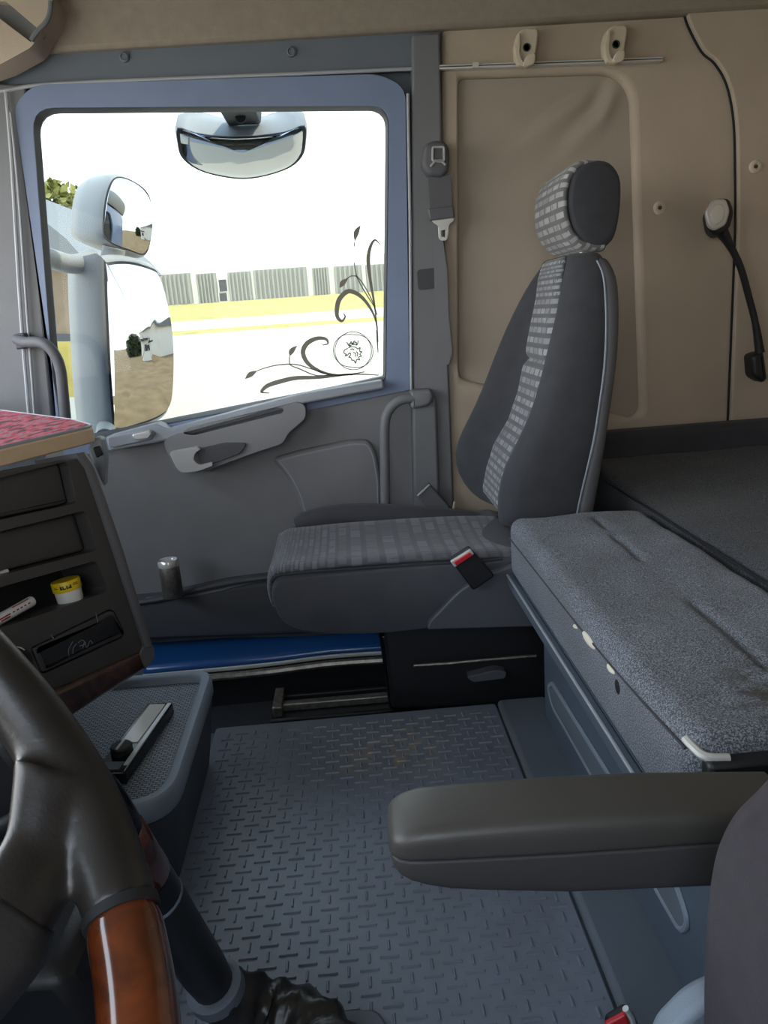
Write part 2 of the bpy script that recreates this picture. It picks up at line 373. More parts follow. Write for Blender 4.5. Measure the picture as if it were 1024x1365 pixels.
# beige liner with a recessed padded field
rec = rpoly([(0.343,1.458),(0.787,1.447),(0.830,0.548),(0.310,0.702)], [.02, .09, .05, .03], 8)
obj('side_liner', plate([(0.307,1.608),(1.303,1.591),(1.405,0.326),(0.238,0.239)], 2.15, 2.19, [rec]), m_liner, wall, bev=.018, bseg=5)
ri = inset(rec, .004); xs = [p[0] for p in ri]; zs = [p[1] for p in ri]
def fold(x, z):
    d = 0
    for (cx, cz, ang, ln, wd, a) in (((0.703,1.343)+(.75, .10, .022, .009)), ((0.653,1.381)+(.35, .09, .020, .006)), ((0.736,1.385)+(1.2, .06, .020, .006)), ((0.513,1.300)+(.5, .12, .02, .004))):
        u = (x - cx) * math.cos(ang) + (z - cz) * math.sin(ang); v = -(x - cx) * math.sin(ang) + (z - cz) * math.cos(ang)
        d += a * math.exp(-(u / ln) ** 2) * (math.exp(-(v / wd) ** 2) - .8 * math.exp(-((v - wd * 1.6) / wd) ** 2))
    return d
x0, x1, z0, z1 = min(xs) - .01, max(xs) + .01, min(zs) - .01, max(zs) + .01
obj('padded_field', grid(lambda s, t: (x0 + (x1 - x0) * s, 2.178 - .010 * math.sin(math.pi * s) * math.sin(math.pi * t) - fold(x0 + (x1 - x0) * s, z0 + (z1 - z0) * t), z0 + (z1 - z0) * t), 70, 90), m_vinyl, wall)
# corner panel beyond the curved seam
seam = spl([Vector((*p, 0)) for p in [(0.919,1.578),(0.930,1.544),(0.968,1.482),(1.004,1.452),(1.038,1.399),(1.060,1.313),(1.070,1.187),(1.077,1.037),(1.079,0.781),(1.080,0.488),(1.081,0.266)]], 5)
obj('corner_panel', plate([(p.x, p.y) for p in seam] + [(1.493,0.209),(1.360,1.671)], 2.13, 2.17), m_liner, wall, bev=.007, bseg=3)
obj('seam_gap', tube([p.xy.to_3d() and FY(p.x - .002, p.y, 2.146) for p in seam], .0035, 6), m_fabricstitch, wall)
# B pillar
obj('pillar_trim', plate([(0.227,1.556),(0.298,1.556),(0.290,1.287),(0.281,0.777),(0.276,0.242),(0.158,0.252)], 2.13, 2.19), m_pillar, wall, bev=.006)
obj('pillar_edge', tube([FY(*p, 2.128) for p in [(0.209,1.422),(0.196,1.111),(0.173,0.684)]], .004, 8), m_sealpale, wall)
obj('pillar_base', plate([(0.172,0.661),(0.240,0.664),(0.234,0.296),(0.157,0.303)], 2.11, 2.15), m_pillar, wall, bev=.008)
obj('belt_slot', plate(rpoly([(0.207,0.998),(0.271,1.001),(0.273,0.949),(0.208,0.946)], .01), 2.125, 2.135), m_seal, wall)
# A pillar
obj('front_pillar', plate([(-1.145,1.541),(-0.731,1.499),(-0.769,1.174),(-0.817,0.591),(-1.382,0.552)], 2.14, 2.19), m_pillar, wall, bev=.006)
for p0, r in (([(-0.776,1.481),(-0.793,1.315),(-0.838,0.954),(-0.872,0.619)], .005), ([(-0.774,1.434),(-0.788,1.262),(-0.822,0.953),(-0.858,0.618)], .0035)):
    obj('pillar_seal', tube(spl([FY(*p, 2.125) for p in p0], 6), r, 8), m_sealpale, wall)
obj('roof_seal', tube(spl([FY(*p, 2.14) for p in [(-0.906,1.482),(-0.790,1.487),(-0.685,1.495),(-0.428,1.492),(-0.057,1.485),(0.293,1.480)]], 6), .0045, 8), m_sealpale, wall)
for p in [(-0.485,1.547),(-0.074,1.537),(-0.906,0.943),(-0.929,0.794)]:
    obj('trim_plug', lathe([(.012, 0), (.012, .006), (.008, .008), (.006, .005)], (p[0], 2.15, p[1]), 16, Vector((0, -1, 0))), m_header, wall)

# floor, ceiling and the sides out of the picture
obj('floor', box(-1.3, 1.35, -.45, 2.2, -.17, -.14), m_foot, kind='structure')
obj('ceiling', plate([(-.45, 1.72), (1.92, 1.72), (2.05, 1.69), (2.11, 1.63), (2.125, hz - .037), (2.2, hz - .037), (2.2, 1.78), (-.45, 1.78)], -1.3, 1.35, f=FX), m_ceil, kind='structure', bev=.01)
obj('wall_rear', box(1.27, 1.33, -.45, 2.2, -.17, 1.75), m_liner, kind='structure')
obj('wall_front', box(-1.33, -1.27, -.45, 2.2, -.17, .62), m_doordark, kind='structure')
obj('wall_left', plate([(-1.3, -.2), (1.35, -.2), (1.35, 1.75), (-1.3, 1.75)], -.45, -.40, [[(-.80, .66), (.16, .73), (.16, 1.40), (-.72, 1.42)]]), m_door, kind='structure')
obj('trim_1', box(-1.33, -1.27, -.45, 2.2, 1.52, 1.75), m_header, kind='structure')

# ================================================================== PASSENGER DOOR
door = thing('door_1', None, None, (-.3, W, 0), kind='structure')
fo = rpoly([(-0.767,1.453),(-0.712,1.495),(-0.243,1.483),(0.140,1.473),(0.205,1.439),(0.169,0.683),(-0.795,0.565)], [.03, .06, 0, .06, .05, 0, 0])
fh = inset(hole, -.012)
obj('window_frame', plate(fo, 2.135, 2.185, [rpoly([(-0.725,1.444),(0.161,1.400),(0.107,0.712),(-0.805,0.603)], wincorner)]), m_frame, door, bev=.008, bseg=3)
h1, h2 = rpoly([(-0.725,1.443),(0.159,1.400),(0.105,0.714),(-0.804,0.605)], wincorner), hole
obj('glass_seal', loft([[FY(*p, 2.138) for p in h1], [FY(*p, 2.165) for p in inset(h1, .006)], [FY(*p, 2.196) for p in h2], [FY(*p, 2.199) for p in inset(h2, -.02)]], cap=False), m_seal, door)
lower = [(-0.847,0.592),(0.177,0.735),(0.162,0.293),(0.148,-0.055),(-0.953,-0.001)]
obj('door_panel', plate(lower, 2.145, 2.19), m_door, door, bev=.004)
obj('window_ledge', plate([(-0.660,0.623),(-0.521,0.649),(-0.489,0.632),(-0.130,0.698),(0.096,0.719),(0.097,0.697),(-0.120,0.673),(-0.487,0.604),(-0.524,0.598),(-0.655,0.584)], 2.085, 2.15), m_ledge, door, bev=.006, bseg=3)
# pull handle bulge with its slot
bulge = rpoly([(-0.503,0.605),(-0.471,0.618),(-0.138,0.681),(-0.117,0.670),(-0.118,0.638),(-0.148,0.616),(-0.172,0.599),(-0.185,0.574),(-0.280,0.551),(-0.414,0.512),(-0.463,0.507),(-0.486,0.526)], [.02, .02, .02, .015, .015, .02, .02, .02, .03, .03, .02, .02])
slot = rpoly([(-0.449,0.621),(-0.434,0.634),(-0.187,0.671),(-0.173,0.666),(-0.180,0.655),(-0.421,0.613)], .008)
obj('pull_handle', plate(bulge, 2.06, 2.15, [slot]), m_door, door, bev=.010, bseg=3)
obj('slot_floor', plate(inset(slot, -.003), 2.09, 2.10), m_doordark, door)
obj('lever_cup', plate(rpoly([(-0.416,0.577),(-0.339,0.589),(-0.279,0.584),(-0.299,0.557),(-0.376,0.534),(-0.410,0.533)], .012), 2.052, 2.06), m_doordark, door, bev=.002)
lv = rpoly([(-0.487,0.577),(-0.411,0.585),(-0.402,0.578),(-0.419,0.569),(-0.425,0.549),(-0.411,0.536),(-0.376,0.541),(-0.376,0.531),(-0.421,0.518),(-0.463,0.518),(-0.474,0.537)], [.01, .005, .004, .01, .012, .008, .004, .004, .01, .01, .01])
obj('door_lever', plate(lv, 2.04, 2.06), m_lever, door, bev=.004, bseg=3)
obj('lock_plate', plate(rpoly([(-0.652,0.624),(-0.537,0.635),(-0.526,0.628),(-0.535,0.608),(-0.643,0.594),(-0.654,0.601)], .008), 2.078, 2.09), m_ledge, door, bev=.003)
lk = obj('lock_slider', plate(rpoly([(-0.584,0.628),(-0.536,0.635),(-0.531,0.626),(-0.543,0.613),(-0.579,0.612)], .006), 2.065, 2.08), m_steel, door, bev=.003)
# speaker and pocket
sp_ = rpoly([(-0.230,0.522),(-0.158,0.538),(0.001,0.559),(0.047,0.554),(0.065,0.520),(0.074,0.438),(0.064,0.261),(-0.129,0.278),(-0.157,0.347),(-0.168,0.410),(-0.195,0.477)], [.02, .03, .03, .03, .03, .02, 0, 0, .03, .04, .04])
obj('speaker_panel', pad(sp_, 2.125, 2.15, .012), m_door, door)
obj('speaker_rim', tube([FY(*p, 2.127) for p in inset(sp_, .012)], .003, 6, closed=True), m_ledge, door)
obj('map_pocket', pad([(-0.711,0.151),(-0.585,0.153),(-0.391,0.181),(-0.135,0.193),(0.155,0.183),(0.144,-0.010),(-0.729,0.038)], 2.075, 2.15, .02), m_doordark, door)
obj('pocket_lip', tube(spl([FY(*p, 2.07) for p in [(-0.710,0.153),(-0.583,0.157),(-0.389,0.188),(-0.134,0.199),(0.155,0.190)]], 5), .009, 8), m_doordark, door)
obj('pocket_crease', tube(spl([FY(*p, 2.074) for p in [(-0.613,0.161),(-0.478,0.160),(-0.306,0.186),(-0.220,0.196)]], 5), .004, 6), m_door, door)
# window pane
gl = obj('window_1', plate(inset(hole, -.006), 2.198, 2.202), m_glass, kind='structure')

# vinyl scrolls stuck on the pane
decal = thing('window_decal', 'grey vinyl scrollwork sticker with a round crowned animal-head emblem on the window pane', 'sticker', (0.02, 2.197, .76))
D = 2.1965
def vine(pts, wmax, w0=.0025, w1=.0025, name='tendril', n=8):
    q = spl([Vector((*p, 0)) for p in pts], n); m = len(q) - 1
    wd = [w0 + (w1 - w0) * i / m + wmax * math.sin(math.pi * min(1, max(0, i / m))) ** 1.6 for i in range(m + 1)]
    obj(name, ribbon([(p.x, p.y) for p in q], wd, D), m_vine, decal)
vine([(0.090,0.725),(0.016,0.733),(-0.073,0.731),(-0.143,0.734),(-0.192,0.727),(-0.224,0.719),(-0.242,0.706),(-0.241,0.701),(-0.222,0.698)], .010)
vine([(0.050,0.737),(-0.016,0.733),(-0.068,0.745),(-0.105,0.771),(-0.117,0.802),(-0.104,0.826),(-0.076,0.838),(-0.051,0.835),(-0.046,0.822),(-0.061,0.819)], .0105)
vine([(0.016,0.731),(-0.047,0.735),(-0.089,0.738),(-0.130,0.758),(-0.154,0.770),(-0.157,0.781),(-0.155,0.795)], .0008)
vine([(-0.047,0.735),(-0.098,0.756),(-0.139,0.771),(-0.181,0.774),(-0.217,0.770),(-0.249,0.762)], .0008)
vine([(0.094,0.816),(0.093,0.869),(0.078,0.911),(0.053,0.944),(0.023,0.958),(-0.003,0.940),(-0.013,0.913),(-0.013,0.891),(-0.002,0.880),(0.008,0.891),(0.004,0.900)], .0105)
vine([(0.094,0.849),(0.091,0.920),(0.084,0.990),(0.083,1.039),(0.092,1.071),(0.105,1.086),(0.118,1.073)], .0075)
vine([(0.097,0.889),(0.085,0.930),(0.066,0.971),(0.049,0.994),(0.033,0.997),(0.020,0.990)], .0008)
vine([(0.092,0.910),(0.074,0.941),(0.056,0.976),(0.047,1.002),(0.044,1.032)], .0008)
vine([(0.047,1.072),(0.050,1.086)], .0004)
vine([(0.092,0.788),(0.092,0.818),(0.092,0.849)], .001)
for a in ([(-0.155,0.795),(-0.148,0.809),(-0.132,0.822)], [(-0.249,0.762),(-0.269,0.753),(-0.285,0.742)], [(-0.001,0.968),(0.009,0.981),(0.024,0.992)], [(0.050,1.086),(0.056,1.108),(0.069,1.126)]):
    vine(a, .013, .001, .001, 'bud', 6)
ec = (0.023,0.797); er = .052
def loop(rx, ry, rot, wob, ph):
    return [(ec[0] + (rx * math.cos(t) + wob * math.cos(3 * t + ph)) * math.cos(rot) - (ry * math.sin(t) + wob * math.sin(3 * t + ph)) * math.sin(rot),
             ec[1] + (rx * math.cos(t) + wob * math.cos(3 * t + ph)) * math.sin(rot) + (ry * math.sin(t) + wob * math.sin(3 * t + ph)) * math.cos(rot)) for t in [2 * math.pi * k / 48 for k in range(49)]]
for a in (loop(.051, .052, 0, 0, 0), loop(.049, .051, .4, .006, 1.0)):
    obj('emblem_ring', ribbon(a, [.0022] * len(a), D), m_vine, decal)
def stroke(pts, w=.003): obj('emblem_stroke', ribbon([(ec[0] + x * .001, ec[1] + y * .001) for x, y in [(p.x, p.y) for p in spl([Vector((*p, 0)) for p in pts], 4)]], [w] * (4 * (len(pts) - 1) + 1), D), m_vine, decal)
stroke([(-16, 26), (-10, 14), (0, 18), (12, 16), (16, 28)]); stroke([(-10, 14), (-4, 26), (0, 18), (5, 27), (12, 16)]); stroke([(-12, 20), (-2, 21), (12, 22)], .0025)
stroke([(-14, 8), (-24, 4), (-26, -4), (-20, -8), (-24, -12), (-17, -10), (-10, -4)]); stroke([(-13, 9), (-4, 12), (6, 10), (14, 4)])
stroke([(14, 4), (20, 8), (18, -2), (24, -4), (18, -10), (22, -16), (14, -18), (16, -26), (8, -24), (4, -34), (0, -26), (-6, -26)])
stroke([(-6, -26), (-8, -18), (-14, -16), (-8, -10), (-10, -4)]); stroke([(-8, 4), (-2, 6), (3, 2)]); stroke([(0, -4), (6, -8), (4, -16)]); stroke([(8, -2), (12, -8), (9, -16)])

# painted sill and its strip
sill = thing('door_sill', 'blue painted door sill step below the passenger door', 'sill', (-.2, 2.1, -.05))
so_ = [(-0.667,2.147),(-0.422,2.139),(-0.176,2.098),(0.088,2.086),(0.081,1.982),(-0.108,1.991),(-0.274,1.975),(-0.439,1.970),(-0.623,1.968)]
obj('step', plate(so_, -.032, 0, f=FZ), m_blue, sill, bev=.014, bseg=4)
obj('riser', plate(inset(so_, .006), -.14, -.032, f=FZ), m_black, sill)
e1 = [(p[0], p[1] - .004) for p in so_[-1:3:-1]]
obj('sill_strip', tube(spl([Vector((p[0], p[1] - .004, -.022)) for p in e1], 5), .006, 8, flat=(Vector((0, 1, 0)), .8)), m_alu, sill)
obj('rubber_edge', tube(spl([Vector((p[0], p[1] - .012, -.040)) for p in e1], 5), .011, 8), m_dullsteel, sill)

# ================================================================== FLOOR, TUNNEL
tun = thing('trim_2', None, None, (0, 1, -.14), kind='structure')
obj('tunnel_body', box(-.9, .40, .25, 1.605, -.14, -.008), m_trim, tun, bev=.01)
obj('tunnel_kerb', plate([(.286, .25), (.40, .25), (.40, 1.6), (.286, 1.6)], -.008, .014, f=FZ), m_trim, tun, bev=.010, bseg=3)
matx = thing('rubber_mat', 'grey rubber floor mat with raised dash tread', 'mat', (-.03, 1.0, -.008))
obj('sheet', plate(rpoly([(-.345, .40), (.284, .40), (.284, 1.607), (-.365, 1.607)], .01), -.008, 0, f=FZ), m_rubber, matx, bev=.003)
bm = bmesh.new()
def lug(x, y, lx, ly, h=.0028):
    a = [(x - lx / 2, y - ly / 2), (x + lx / 2, y - ly / 2), (x + lx / 2, y + ly / 2), (x - lx / 2, y + ly / 2)]; k = .3
    mx, my = min(lx, ly) * k, min(lx, ly) * k
    b = [(x - lx / 2 + mx, y - ly / 2 + my), (x + lx / 2 - mx, y - ly / 2 + my), (x + lx / 2 - mx, y + ly / 2 - my), (x - lx / 2 + mx, y + ly / 2 - my)]
    A = [bm.verts.new((*p, -.0005)) for p in a]; B = [bm.verts.new((*p, h)) for p in b]
    for i in range(4): bm.faces.new((A[i], A[(i + 1) % 4], B[(i + 1) % 4], B[i]))
    bm.faces.new(B)
dx, dy = .0295, .0205
for i in range(21):
    for j in range(58):
        x, y = -.33 + dx * i, .42 + dy * j
        if y > 1.575 or x > .268: continue
        if (i + j) % 2: lug(x, y, .0285, .0048)
        else: lug(x, y, .0048, .019)
obj('tread', bm, m_rubber, matx, ang=20, kind='stuff')
rail = thing('seat_rail', 'worn steel seat rail in a black channel on the dark footwell floor', 'rail', (-.08, 1.85, -.14))
obj('channel', box(-.27, .10, 1.80, 1.93, -.14, -.10), m_black, rail, bev=.006)
obj('rail_bar', box(-.25, .12, 1.835, 1.86, -.10, -.078), m_dullsteel, rail, bev=.004)
obj('rail_bar', box(-.255, .12, 1.895, 1.91, -.10, -.085), m_black, rail, bev=.003)
obj('bracket', box(-.262, -.235, 1.81, 1.92, -.10, -.07), m_dullsteel, rail, bev=.004)

# ================================================================== PASSENGER SEAT
seat = thing('passenger_seat', 'empty grey passenger seat with dashed cloth centre and headrest', 'seat', (.25, 1.85, -.008))
def cush_profile():
    # side outline of the cushion (x, z), from the photograph's near side
    return [(-0.195,0.336),(-0.207,0.312),(-0.206,0.280),(-0.190,0.238),(-0.153,0.213),(-0.086,0.197),(0.052,0.187),(0.191,0.193),(0.401,0.200),(0.403,0.334),(0.266,0.339),(0.130,0.344),(-0.039,0.344),(-0.140,0.342),(-0.174,0.342)]
cp_ = [Vector((*p, 0)) for p in cush_profile()]
cpr = spl(cp_, 3, True)
cx = sum(p.x for p in cpr) / len(cpr); cz = sum(p.y for p in cpr) / len(cpr)
rings = []
for y, k in ((1.622, .90), (1.626, .955), (1.640, .99), (1.665, 1.0), (1.85, 1.0), (2.03, 1.0), (2.055, .99), (2.068, .955), (2.072, .90)):
    rings.append([(cx + (p.x - cx) * (1 - (1 - k) * .35), y, cz + (p.y - cz) * k) for p in cpr])
obj('cushion', loft(rings), m_cush, seat, ang=60)
# patterned top: follows the front roll and the top of the cushion
tp = spl([Vector((*p, 0)) for p in [(-0.210,0.269),(-0.214,0.302),(-0.210,0.331),(-0.199,0.348),(-0.171,0.354),(-0.123,0.355),(-0.038,0.357),(0.133,0.355),(0.270,0.350),(0.373,0.341)]], 5)
def ctop(s, t):
    i = s * (len(tp) - 1); a = int(min(i, len(tp) - 2)); p = tp[a].lerp(tp[a + 1], i - a); y = 1.645 + .36 * t
    e = min(t, 1 - t) * 10; e = min(1, e); k = -.002 + .010 * (1 - (1 - e) ** 2)
    return (p.x + k * (-.9 if s < .3 else 0), y, p.y + k * (1 if s > .22 else .3) - .014 * math.sin(math.pi * t) * min(1, s * 1.6))
ln = sum((tp[i + 1] - tp[i]).length for i in range(len(tp) - 1))
o = obj('cushion_cloth', grid(ctop, 40, 14, uv=lambda s, t: (t * .36, s * ln)), m_weavecush, seat); thick(o, .006)
# far bolster and near seam roll
bl = spl([FY(*p, 2.03) for p in [(-0.170,0.352),(-0.118,0.363),(-0.015,0.365),(0.127,0.349),(0.251,0.334),(0.334,0.323)]], 5)
obj('bolster', tube(bl, [.022 + .014 * math.sin(math.pi * i / (len(bl) - 1)) for i in range(len(bl))], 12), m_bolster, seat)
obj('seam_piping', tube(spl([FY(*p, 1.634) for p in [(-0.205,0.332),(-0.190,0.345),(-0.156,0.347),(-0.106,0.348),(0.028,0.346),(0.197,0.342),(0.316,0.340)]], 5), .0035, 6), m_shelldark, seat)
# backrest body: rings of plan outline stacked up
#        z,   xfront, xback, ynear, yfar, recess
lev = []
fr = [(0.322,0.387),(0.317,0.437),(0.322,0.488),(0.340,0.546),(0.380,0.609),(0.412,0.680),(0.435,0.759),(0.456,0.835),(0.476,0.902),(0.484,0.946),(0.495,0.974)]
bk = [(0.486,0.374),(0.503,0.421),(0.510,0.473),(0.522,0.532),(0.535,0.597),(0.546,0.670),(0.558,0.750),(0.565,0.827),(0.565,0.896),(0.560,0.941),(0.547,0.970)]
for i, (a, b) in enumerate(zip(fr, bk)):
    k = i / (len(fr) - 1); lev.append((a[1], a[0], b[0], 1.622 + .055 * k ** 2, 2.075 - .075 * k ** 2, [.020, .028, .034, .036, .034, .028, .022, .016, .010, .006, .002][i], [.0, .03, .055, .068, .07, .066, .058, .045, .03, .012, 0][i]))
def br_ring(L, grow=0):
    z, xf, xb, yn, yf, rc = L[:6]; wd = yf - yn; pts = []
    yy = [0, .03, .09, .16, .215, .26, .38, .5, .62, .74, .785, .84, .91, .97, 1]
    xo = [.05, .018, .002, .0, .008, .75, 1, 1, 1, .75, .008, .0, .002, .018, .05]
    for u, q in zip(yy, xo):
        d = q if q < .1 else rc * q
        f_ = max(0, min(1, (u - .72) / .12)); f_ = f_ * f_ * (3 - 2 * f_)
        pts.append((xf + d - L[6] * f_, yn + wd * u, z))
    xb += .03; pts += [(xb - .03, yf, z), (xb, yf - .02, z), (xb, yn + wd * .5, z), (xb, yn + .02, z), (xb - .03, yn, z)]
    return pts
rg = [br_ring(L) for L in lev]
top = lev[-1]
for dz, s in ((.010, .93), (.016, .75), (.018, .45)):
    c = Vector(((top[1] + top[2]) / 2, (top[3] + top[4]) / 2, 0)); rg.append([(c.x + (p[0] - c.x) * s, c.y + (p[1] - c.y) * (.5 + .5 * s), top[0] + dz) for p in br_ring(top)])
obj('backrest', loft(rg), m_shelldark, seat, ang=80, sub=1)
# lower-back and upper-back cloth fields
def field(k0, k1):
    def at(k):
        i = min(int(k), len(lev) - 2); t = k - i; return [lev[i][j] * (1 - t) + lev[i + 1][j] * t for j in range(6)]
    def fn(s, t):
        z, xf, xb, yn, yf, rc = at(k0 + (k1 - k0) * s); wd = yf - yn; y = yn + wd * (.235 + .53 * t); e = min(1, min(t, 1 - t) * 9, min(s, 1 - s) * 14 + .05)
        return (xf + rc * (.9) - .010 * (1 - (1 - e) ** 2) + .004, y, z)
    return grid(fn, 30, 14, uv=lambda s, t: (.25 * t, .06 * (k0 + (k1 - k0) * s)))
thick(obj('backrest_cloth', field(.6, 6.0), m_weave, seat), .006)
thick(obj('backrest_cloth', field(6.05, 10.3), m_weave, seat), .006)
obj('cloth_seam', tube([((lev[6][1] + lev[6][5] * .9 + .001), y, lev[6][0] - .001) for y in (1.73, 1.80, 1.85, 1.90, 1.97)], .005, 6), m_lip, seat)
# back shell
sf = [(0.469,0.368),(0.483,0.423),(0.493,0.474),(0.507,0.533),(0.523,0.598),(0.537,0.671),(0.549,0.750),(0.556,0.828),(0.557,0.897),(0.555,0.942),(0.545,0.972)]
sb = [(0.517,0.364),(0.529,0.419),(0.539,0.470),(0.550,0.529),(0.563,0.595),(0.574,0.668),(0.589,0.747),(0.596,0.825),(0.598,0.894),(0.596,0.939),(0.583,0.968)]
rg = []
for i, (a, b) in enumerate(zip(sf, sb)):
    yn, yf = lev[i][3] - .003, lev[i][4] + .004
    rg.append([(a[0] - .006, yn + .012, a[1]), (a[0], yn - .001, a[1]), (a[0] + .008, yn - .004, a[1]), (b[0] - .015, yn - .002, b[1]), (b[0], yn + .03, b[1]), (b[0], (yn + yf) / 2, b[1]), (b[0], yf - .03, b[1]), (b[0] - .02, yf - .004, b[1]), (a[0], yf, a[1])])
cc = Vector(rg[-1][0]).lerp(Vector(rg[-1][5]), .5)
rg.append([(cc.x + (p[0] - cc.x) * .8, p[1] + (.02 if p[1] < 1.8 else -.02), p[2] + .012) for p in rg[-1]])
obj('back_shell', loft(rg), m_shell, seat, ang=60, sub=1)
obj('shell_piping', tube(spl([FY(*p, 1.619 + .055 * (k / 9) ** 2) for k, p in enumerate([(0.479,0.423),(0.490,0.474),(0.505,0.533),(0.522,0.598),(0.535,0.671),(0.548,0.750),(0.554,0.828),(0.555,0.897),(0.553,0.942),(0.544,0.971)])], 4), .0022, 6), m_lip, seat)
# headrest
hp = [(0.499,1.125),(0.507,1.152),(0.528,1.171),(0.555,1.177),(0.588,1.170),(0.610,1.142),(0.614,1.100),(0.608,1.046),(0.595,1.010),(0.569,0.998),(0.536,1.008),(0.513,1.031),(0.500,1.065),(0.496,1.096)]
hr = spl([Vector((*p, 0)) for p in hp], 3, True); hx = sum(p.x for p in hr) / len(hr); hzc = sum(p.y for p in hr) / len(hr)
rg = []
for y, k in ((1.715, .80), (1.718, .90), (1.728, .97), (1.745, 1.0), (1.90, 1.0), (1.955, 1.0), (1.972, .97), (1.982, .9), (1.985, .8)):
    rg.append([(hx + (p.x - hx) * k, y, hzc + (p.y - hzc) * k) for p in hr])
obj('headrest', loft(rg), m_shelldark, seat, ang=70)
hf = spl([Vector((*p, 0)) for p in [(0.582,0.990),(0.552,0.992),(0.523,1.001),(0.500,1.023),(0.485,1.057),(0.481,1.097),(0.485,1.132),(0.499,1.161),(0.523,1.180),(0.549,1.183),(0.571,1.174)]], 5)
hl = sum((hf[i + 1] - hf[i]).length for i in range(len(hf) - 1))
def hcl(s, t):
    i = s * (len(hf) - 1); a = int(min(i, len(hf) - 2)); p = hf[a].lerp(hf[a + 1], i - a); e = min(1, min(t, 1 - t) * 7); k = .012 * (1 - (1 - e) ** 2)
    b = .016 * math.sin(math.pi * t)
    return (hx + (p.x - hx) * (.90 + k * 6 + b * 2.0), 1.722 + .256 * t, hzc + (p.y - hzc) * (.90 + k * 6))
o = obj('headrest_cloth', grid(hcl, 36, 14, uv=lambda s, t: (t * .26, s * hl)), m_weavehead, seat); thick(o, .008)
for y in (1.80, 1.90): obj('headrest_post', tube([(hx, y, zz) for zz in (.90, .96, 1.02)], .007, 10), m_alu, seat)
# skirt, buckle, pedestal
obj('side_cover', plate(rpoly([(0.134,0.198),(0.140,0.217),(0.211,0.285),(0.266,0.315),(0.344,0.337),(0.394,0.339),(0.426,0.180)], .008), 1.605, 1.64), m_sidecover, seat, bev=.006)
bk_ = obj('buckle', plate(rpoly([(0.192,0.367),(0.235,0.392),(0.287,0.324),(0.238,0.294)], .006), 1.575, 1.603), m_black, seat, bev=.004)
obj('buckle_frame', plate(rpoly([(0.190,0.368),(0.235,0.393),(0.243,0.380),(0.199,0.353)], .003), 1.569, 1.576), m_steel, bk_, bev=.002)
obj('release_button', plate(rpoly([(0.197,0.367),(0.232,0.386),(0.239,0.379),(0.203,0.358)], .003), 1.564, 1.570), m_red, bk_, bev=.002, label='red release button')
obj('pedestal', plate([(0.039,0.192),(0.432,0.181),(0.438,-0.054),(0.084,-0.027),(0.042,-0.023)], 1.66, 2.02), m_black, seat, bev=.01)
obj('pedestal_foot', plate([(0.026,0.160),(0.124,0.158),(0.098,-0.049),(0.039,-0.047)], 1.69, 1.99), m_blackgloss, seat, bev=.01)
obj('slide_rod', tube([FY(*p, 1.65) for p in [(0.102,0.092),(0.187,0.090),(0.258,0.091),(0.392,0.090)]], .004, 8), m_dullsteel, seat)
obj('height_lever', plate(rpoly([(0.222,0.060),(0.293,0.072),(0.318,0.064),(0.314,0.047),(0.236,0.045)], .008), 1.63, 1.66), m_shell, seat, bev=.004)

# ================================================================== BUNK
base = thing('bunk_locker', 'slate plastic bunk locker with a long grooved pull under the bunk', 'locker', (.8, 1.05, 0))
bs = [(1.474,0.185),(1.418,0.107),(1.380,0.060)]
obj('locker_body', plate([(1.50, -.14), (1.50, .296), (.52, .296), (.52, -.14)], .375, 1.26, f=FX), m_bunkbase, base, bev=.012, bseg=3)
obj('front_panel', plate(rpoly([(1.475, .03), (1.475, .285), (.54, .285), (.54, .03)], .03), .366, .378, f=FX), m_bunkbase, base, bev=.006, bseg=3)
gr = rpoly([(1.416,0.129),(1.351,0.184),(0.748,0.220),(0.762,0.158),(0.791,0.136)], .02)
gr = rpoly([(1.43, .128), (1.40, .150), (.80, .175), (.765, .150), (.785, .118), (1.40, .098)], .02)
obj('groove_floor', plate(gr, .3625, .367, f=FX), m_trim, base)
obj('groove_rim', tube([FX(*p, .3645) for p in gr], .0045, 8, closed=True), m_lip, base)
obj('edge_strip', box(.318, .332, .70, 1.60, .292, .317), m_bunkbase, base, bev=.003)
obj('edge_bead', box(.3165, .322, .70, 1.60, .3135, .3178), m_sealpale, base, bev=.0015)
obj('support_board', box(.332, 1.255, .70, 1.595, .298, .318), m_bunkbase, base)

def soft_box(x0, x1, y0, y1, z0, z1, r, bumps=None, nx=40, ny=44):
    """upholstered block: rounded edges, gently dished and wrinkled top"""
    bm = bmesh.new()
    bmesh.ops.create_cube(bm, size=1); bmesh.ops.subdivide_edges(bm, edges=bm.edges[:], cuts=nx, use_grid_fill=True)
    hx_, hy_, hz_ = (x1 - x0) / 2, (y1 - y0) / 2, (z1 - z0) / 2; c = Vector((x0 + hx_, y0 + hy_, z0 + hz_))
    for v in bm.verts:
        p = Vector((v.co.x * 2 * hx_, v.co.y * 2 * hy_, v.co.z * 2 * hz_)); q = Vector([max(-h + r, min(h - r, x)) for x, h in zip(p, (hx_, hy_, hz_))]); d = p - q
        if d.length > 1e-7:
            d = d.normalized() * r * (1 if d.length > 1e-7 else 0); p2 = q + d
            p = Vector([p2[i] if abs((p - q)[i]) > 1e-7 else p[i] for i in range(3)])
        v.co = c + p
        if bumps and v.co.z > z1 - r * .8: v.co.z += bumps(v.co.x, v.co.y)
    return bm
def crease(x, y, a, b, w, d):
    a, b, p = Vector(a), Vector(b), Vector((x, y)); t = max(0, min(1, (p - a).dot(b - a) / (b - a).length_squared)); k = (p - (a + (b - a) * t)).length
    return -d * math.exp(-(k / w) ** 2)
cr = [((0.492,1.518), (0.490,1.433), .008, .006), ((0.485,1.382), (0.486,1.252), .008, .006), ((0.487,1.056), (0.479,0.827), .009, .007)]
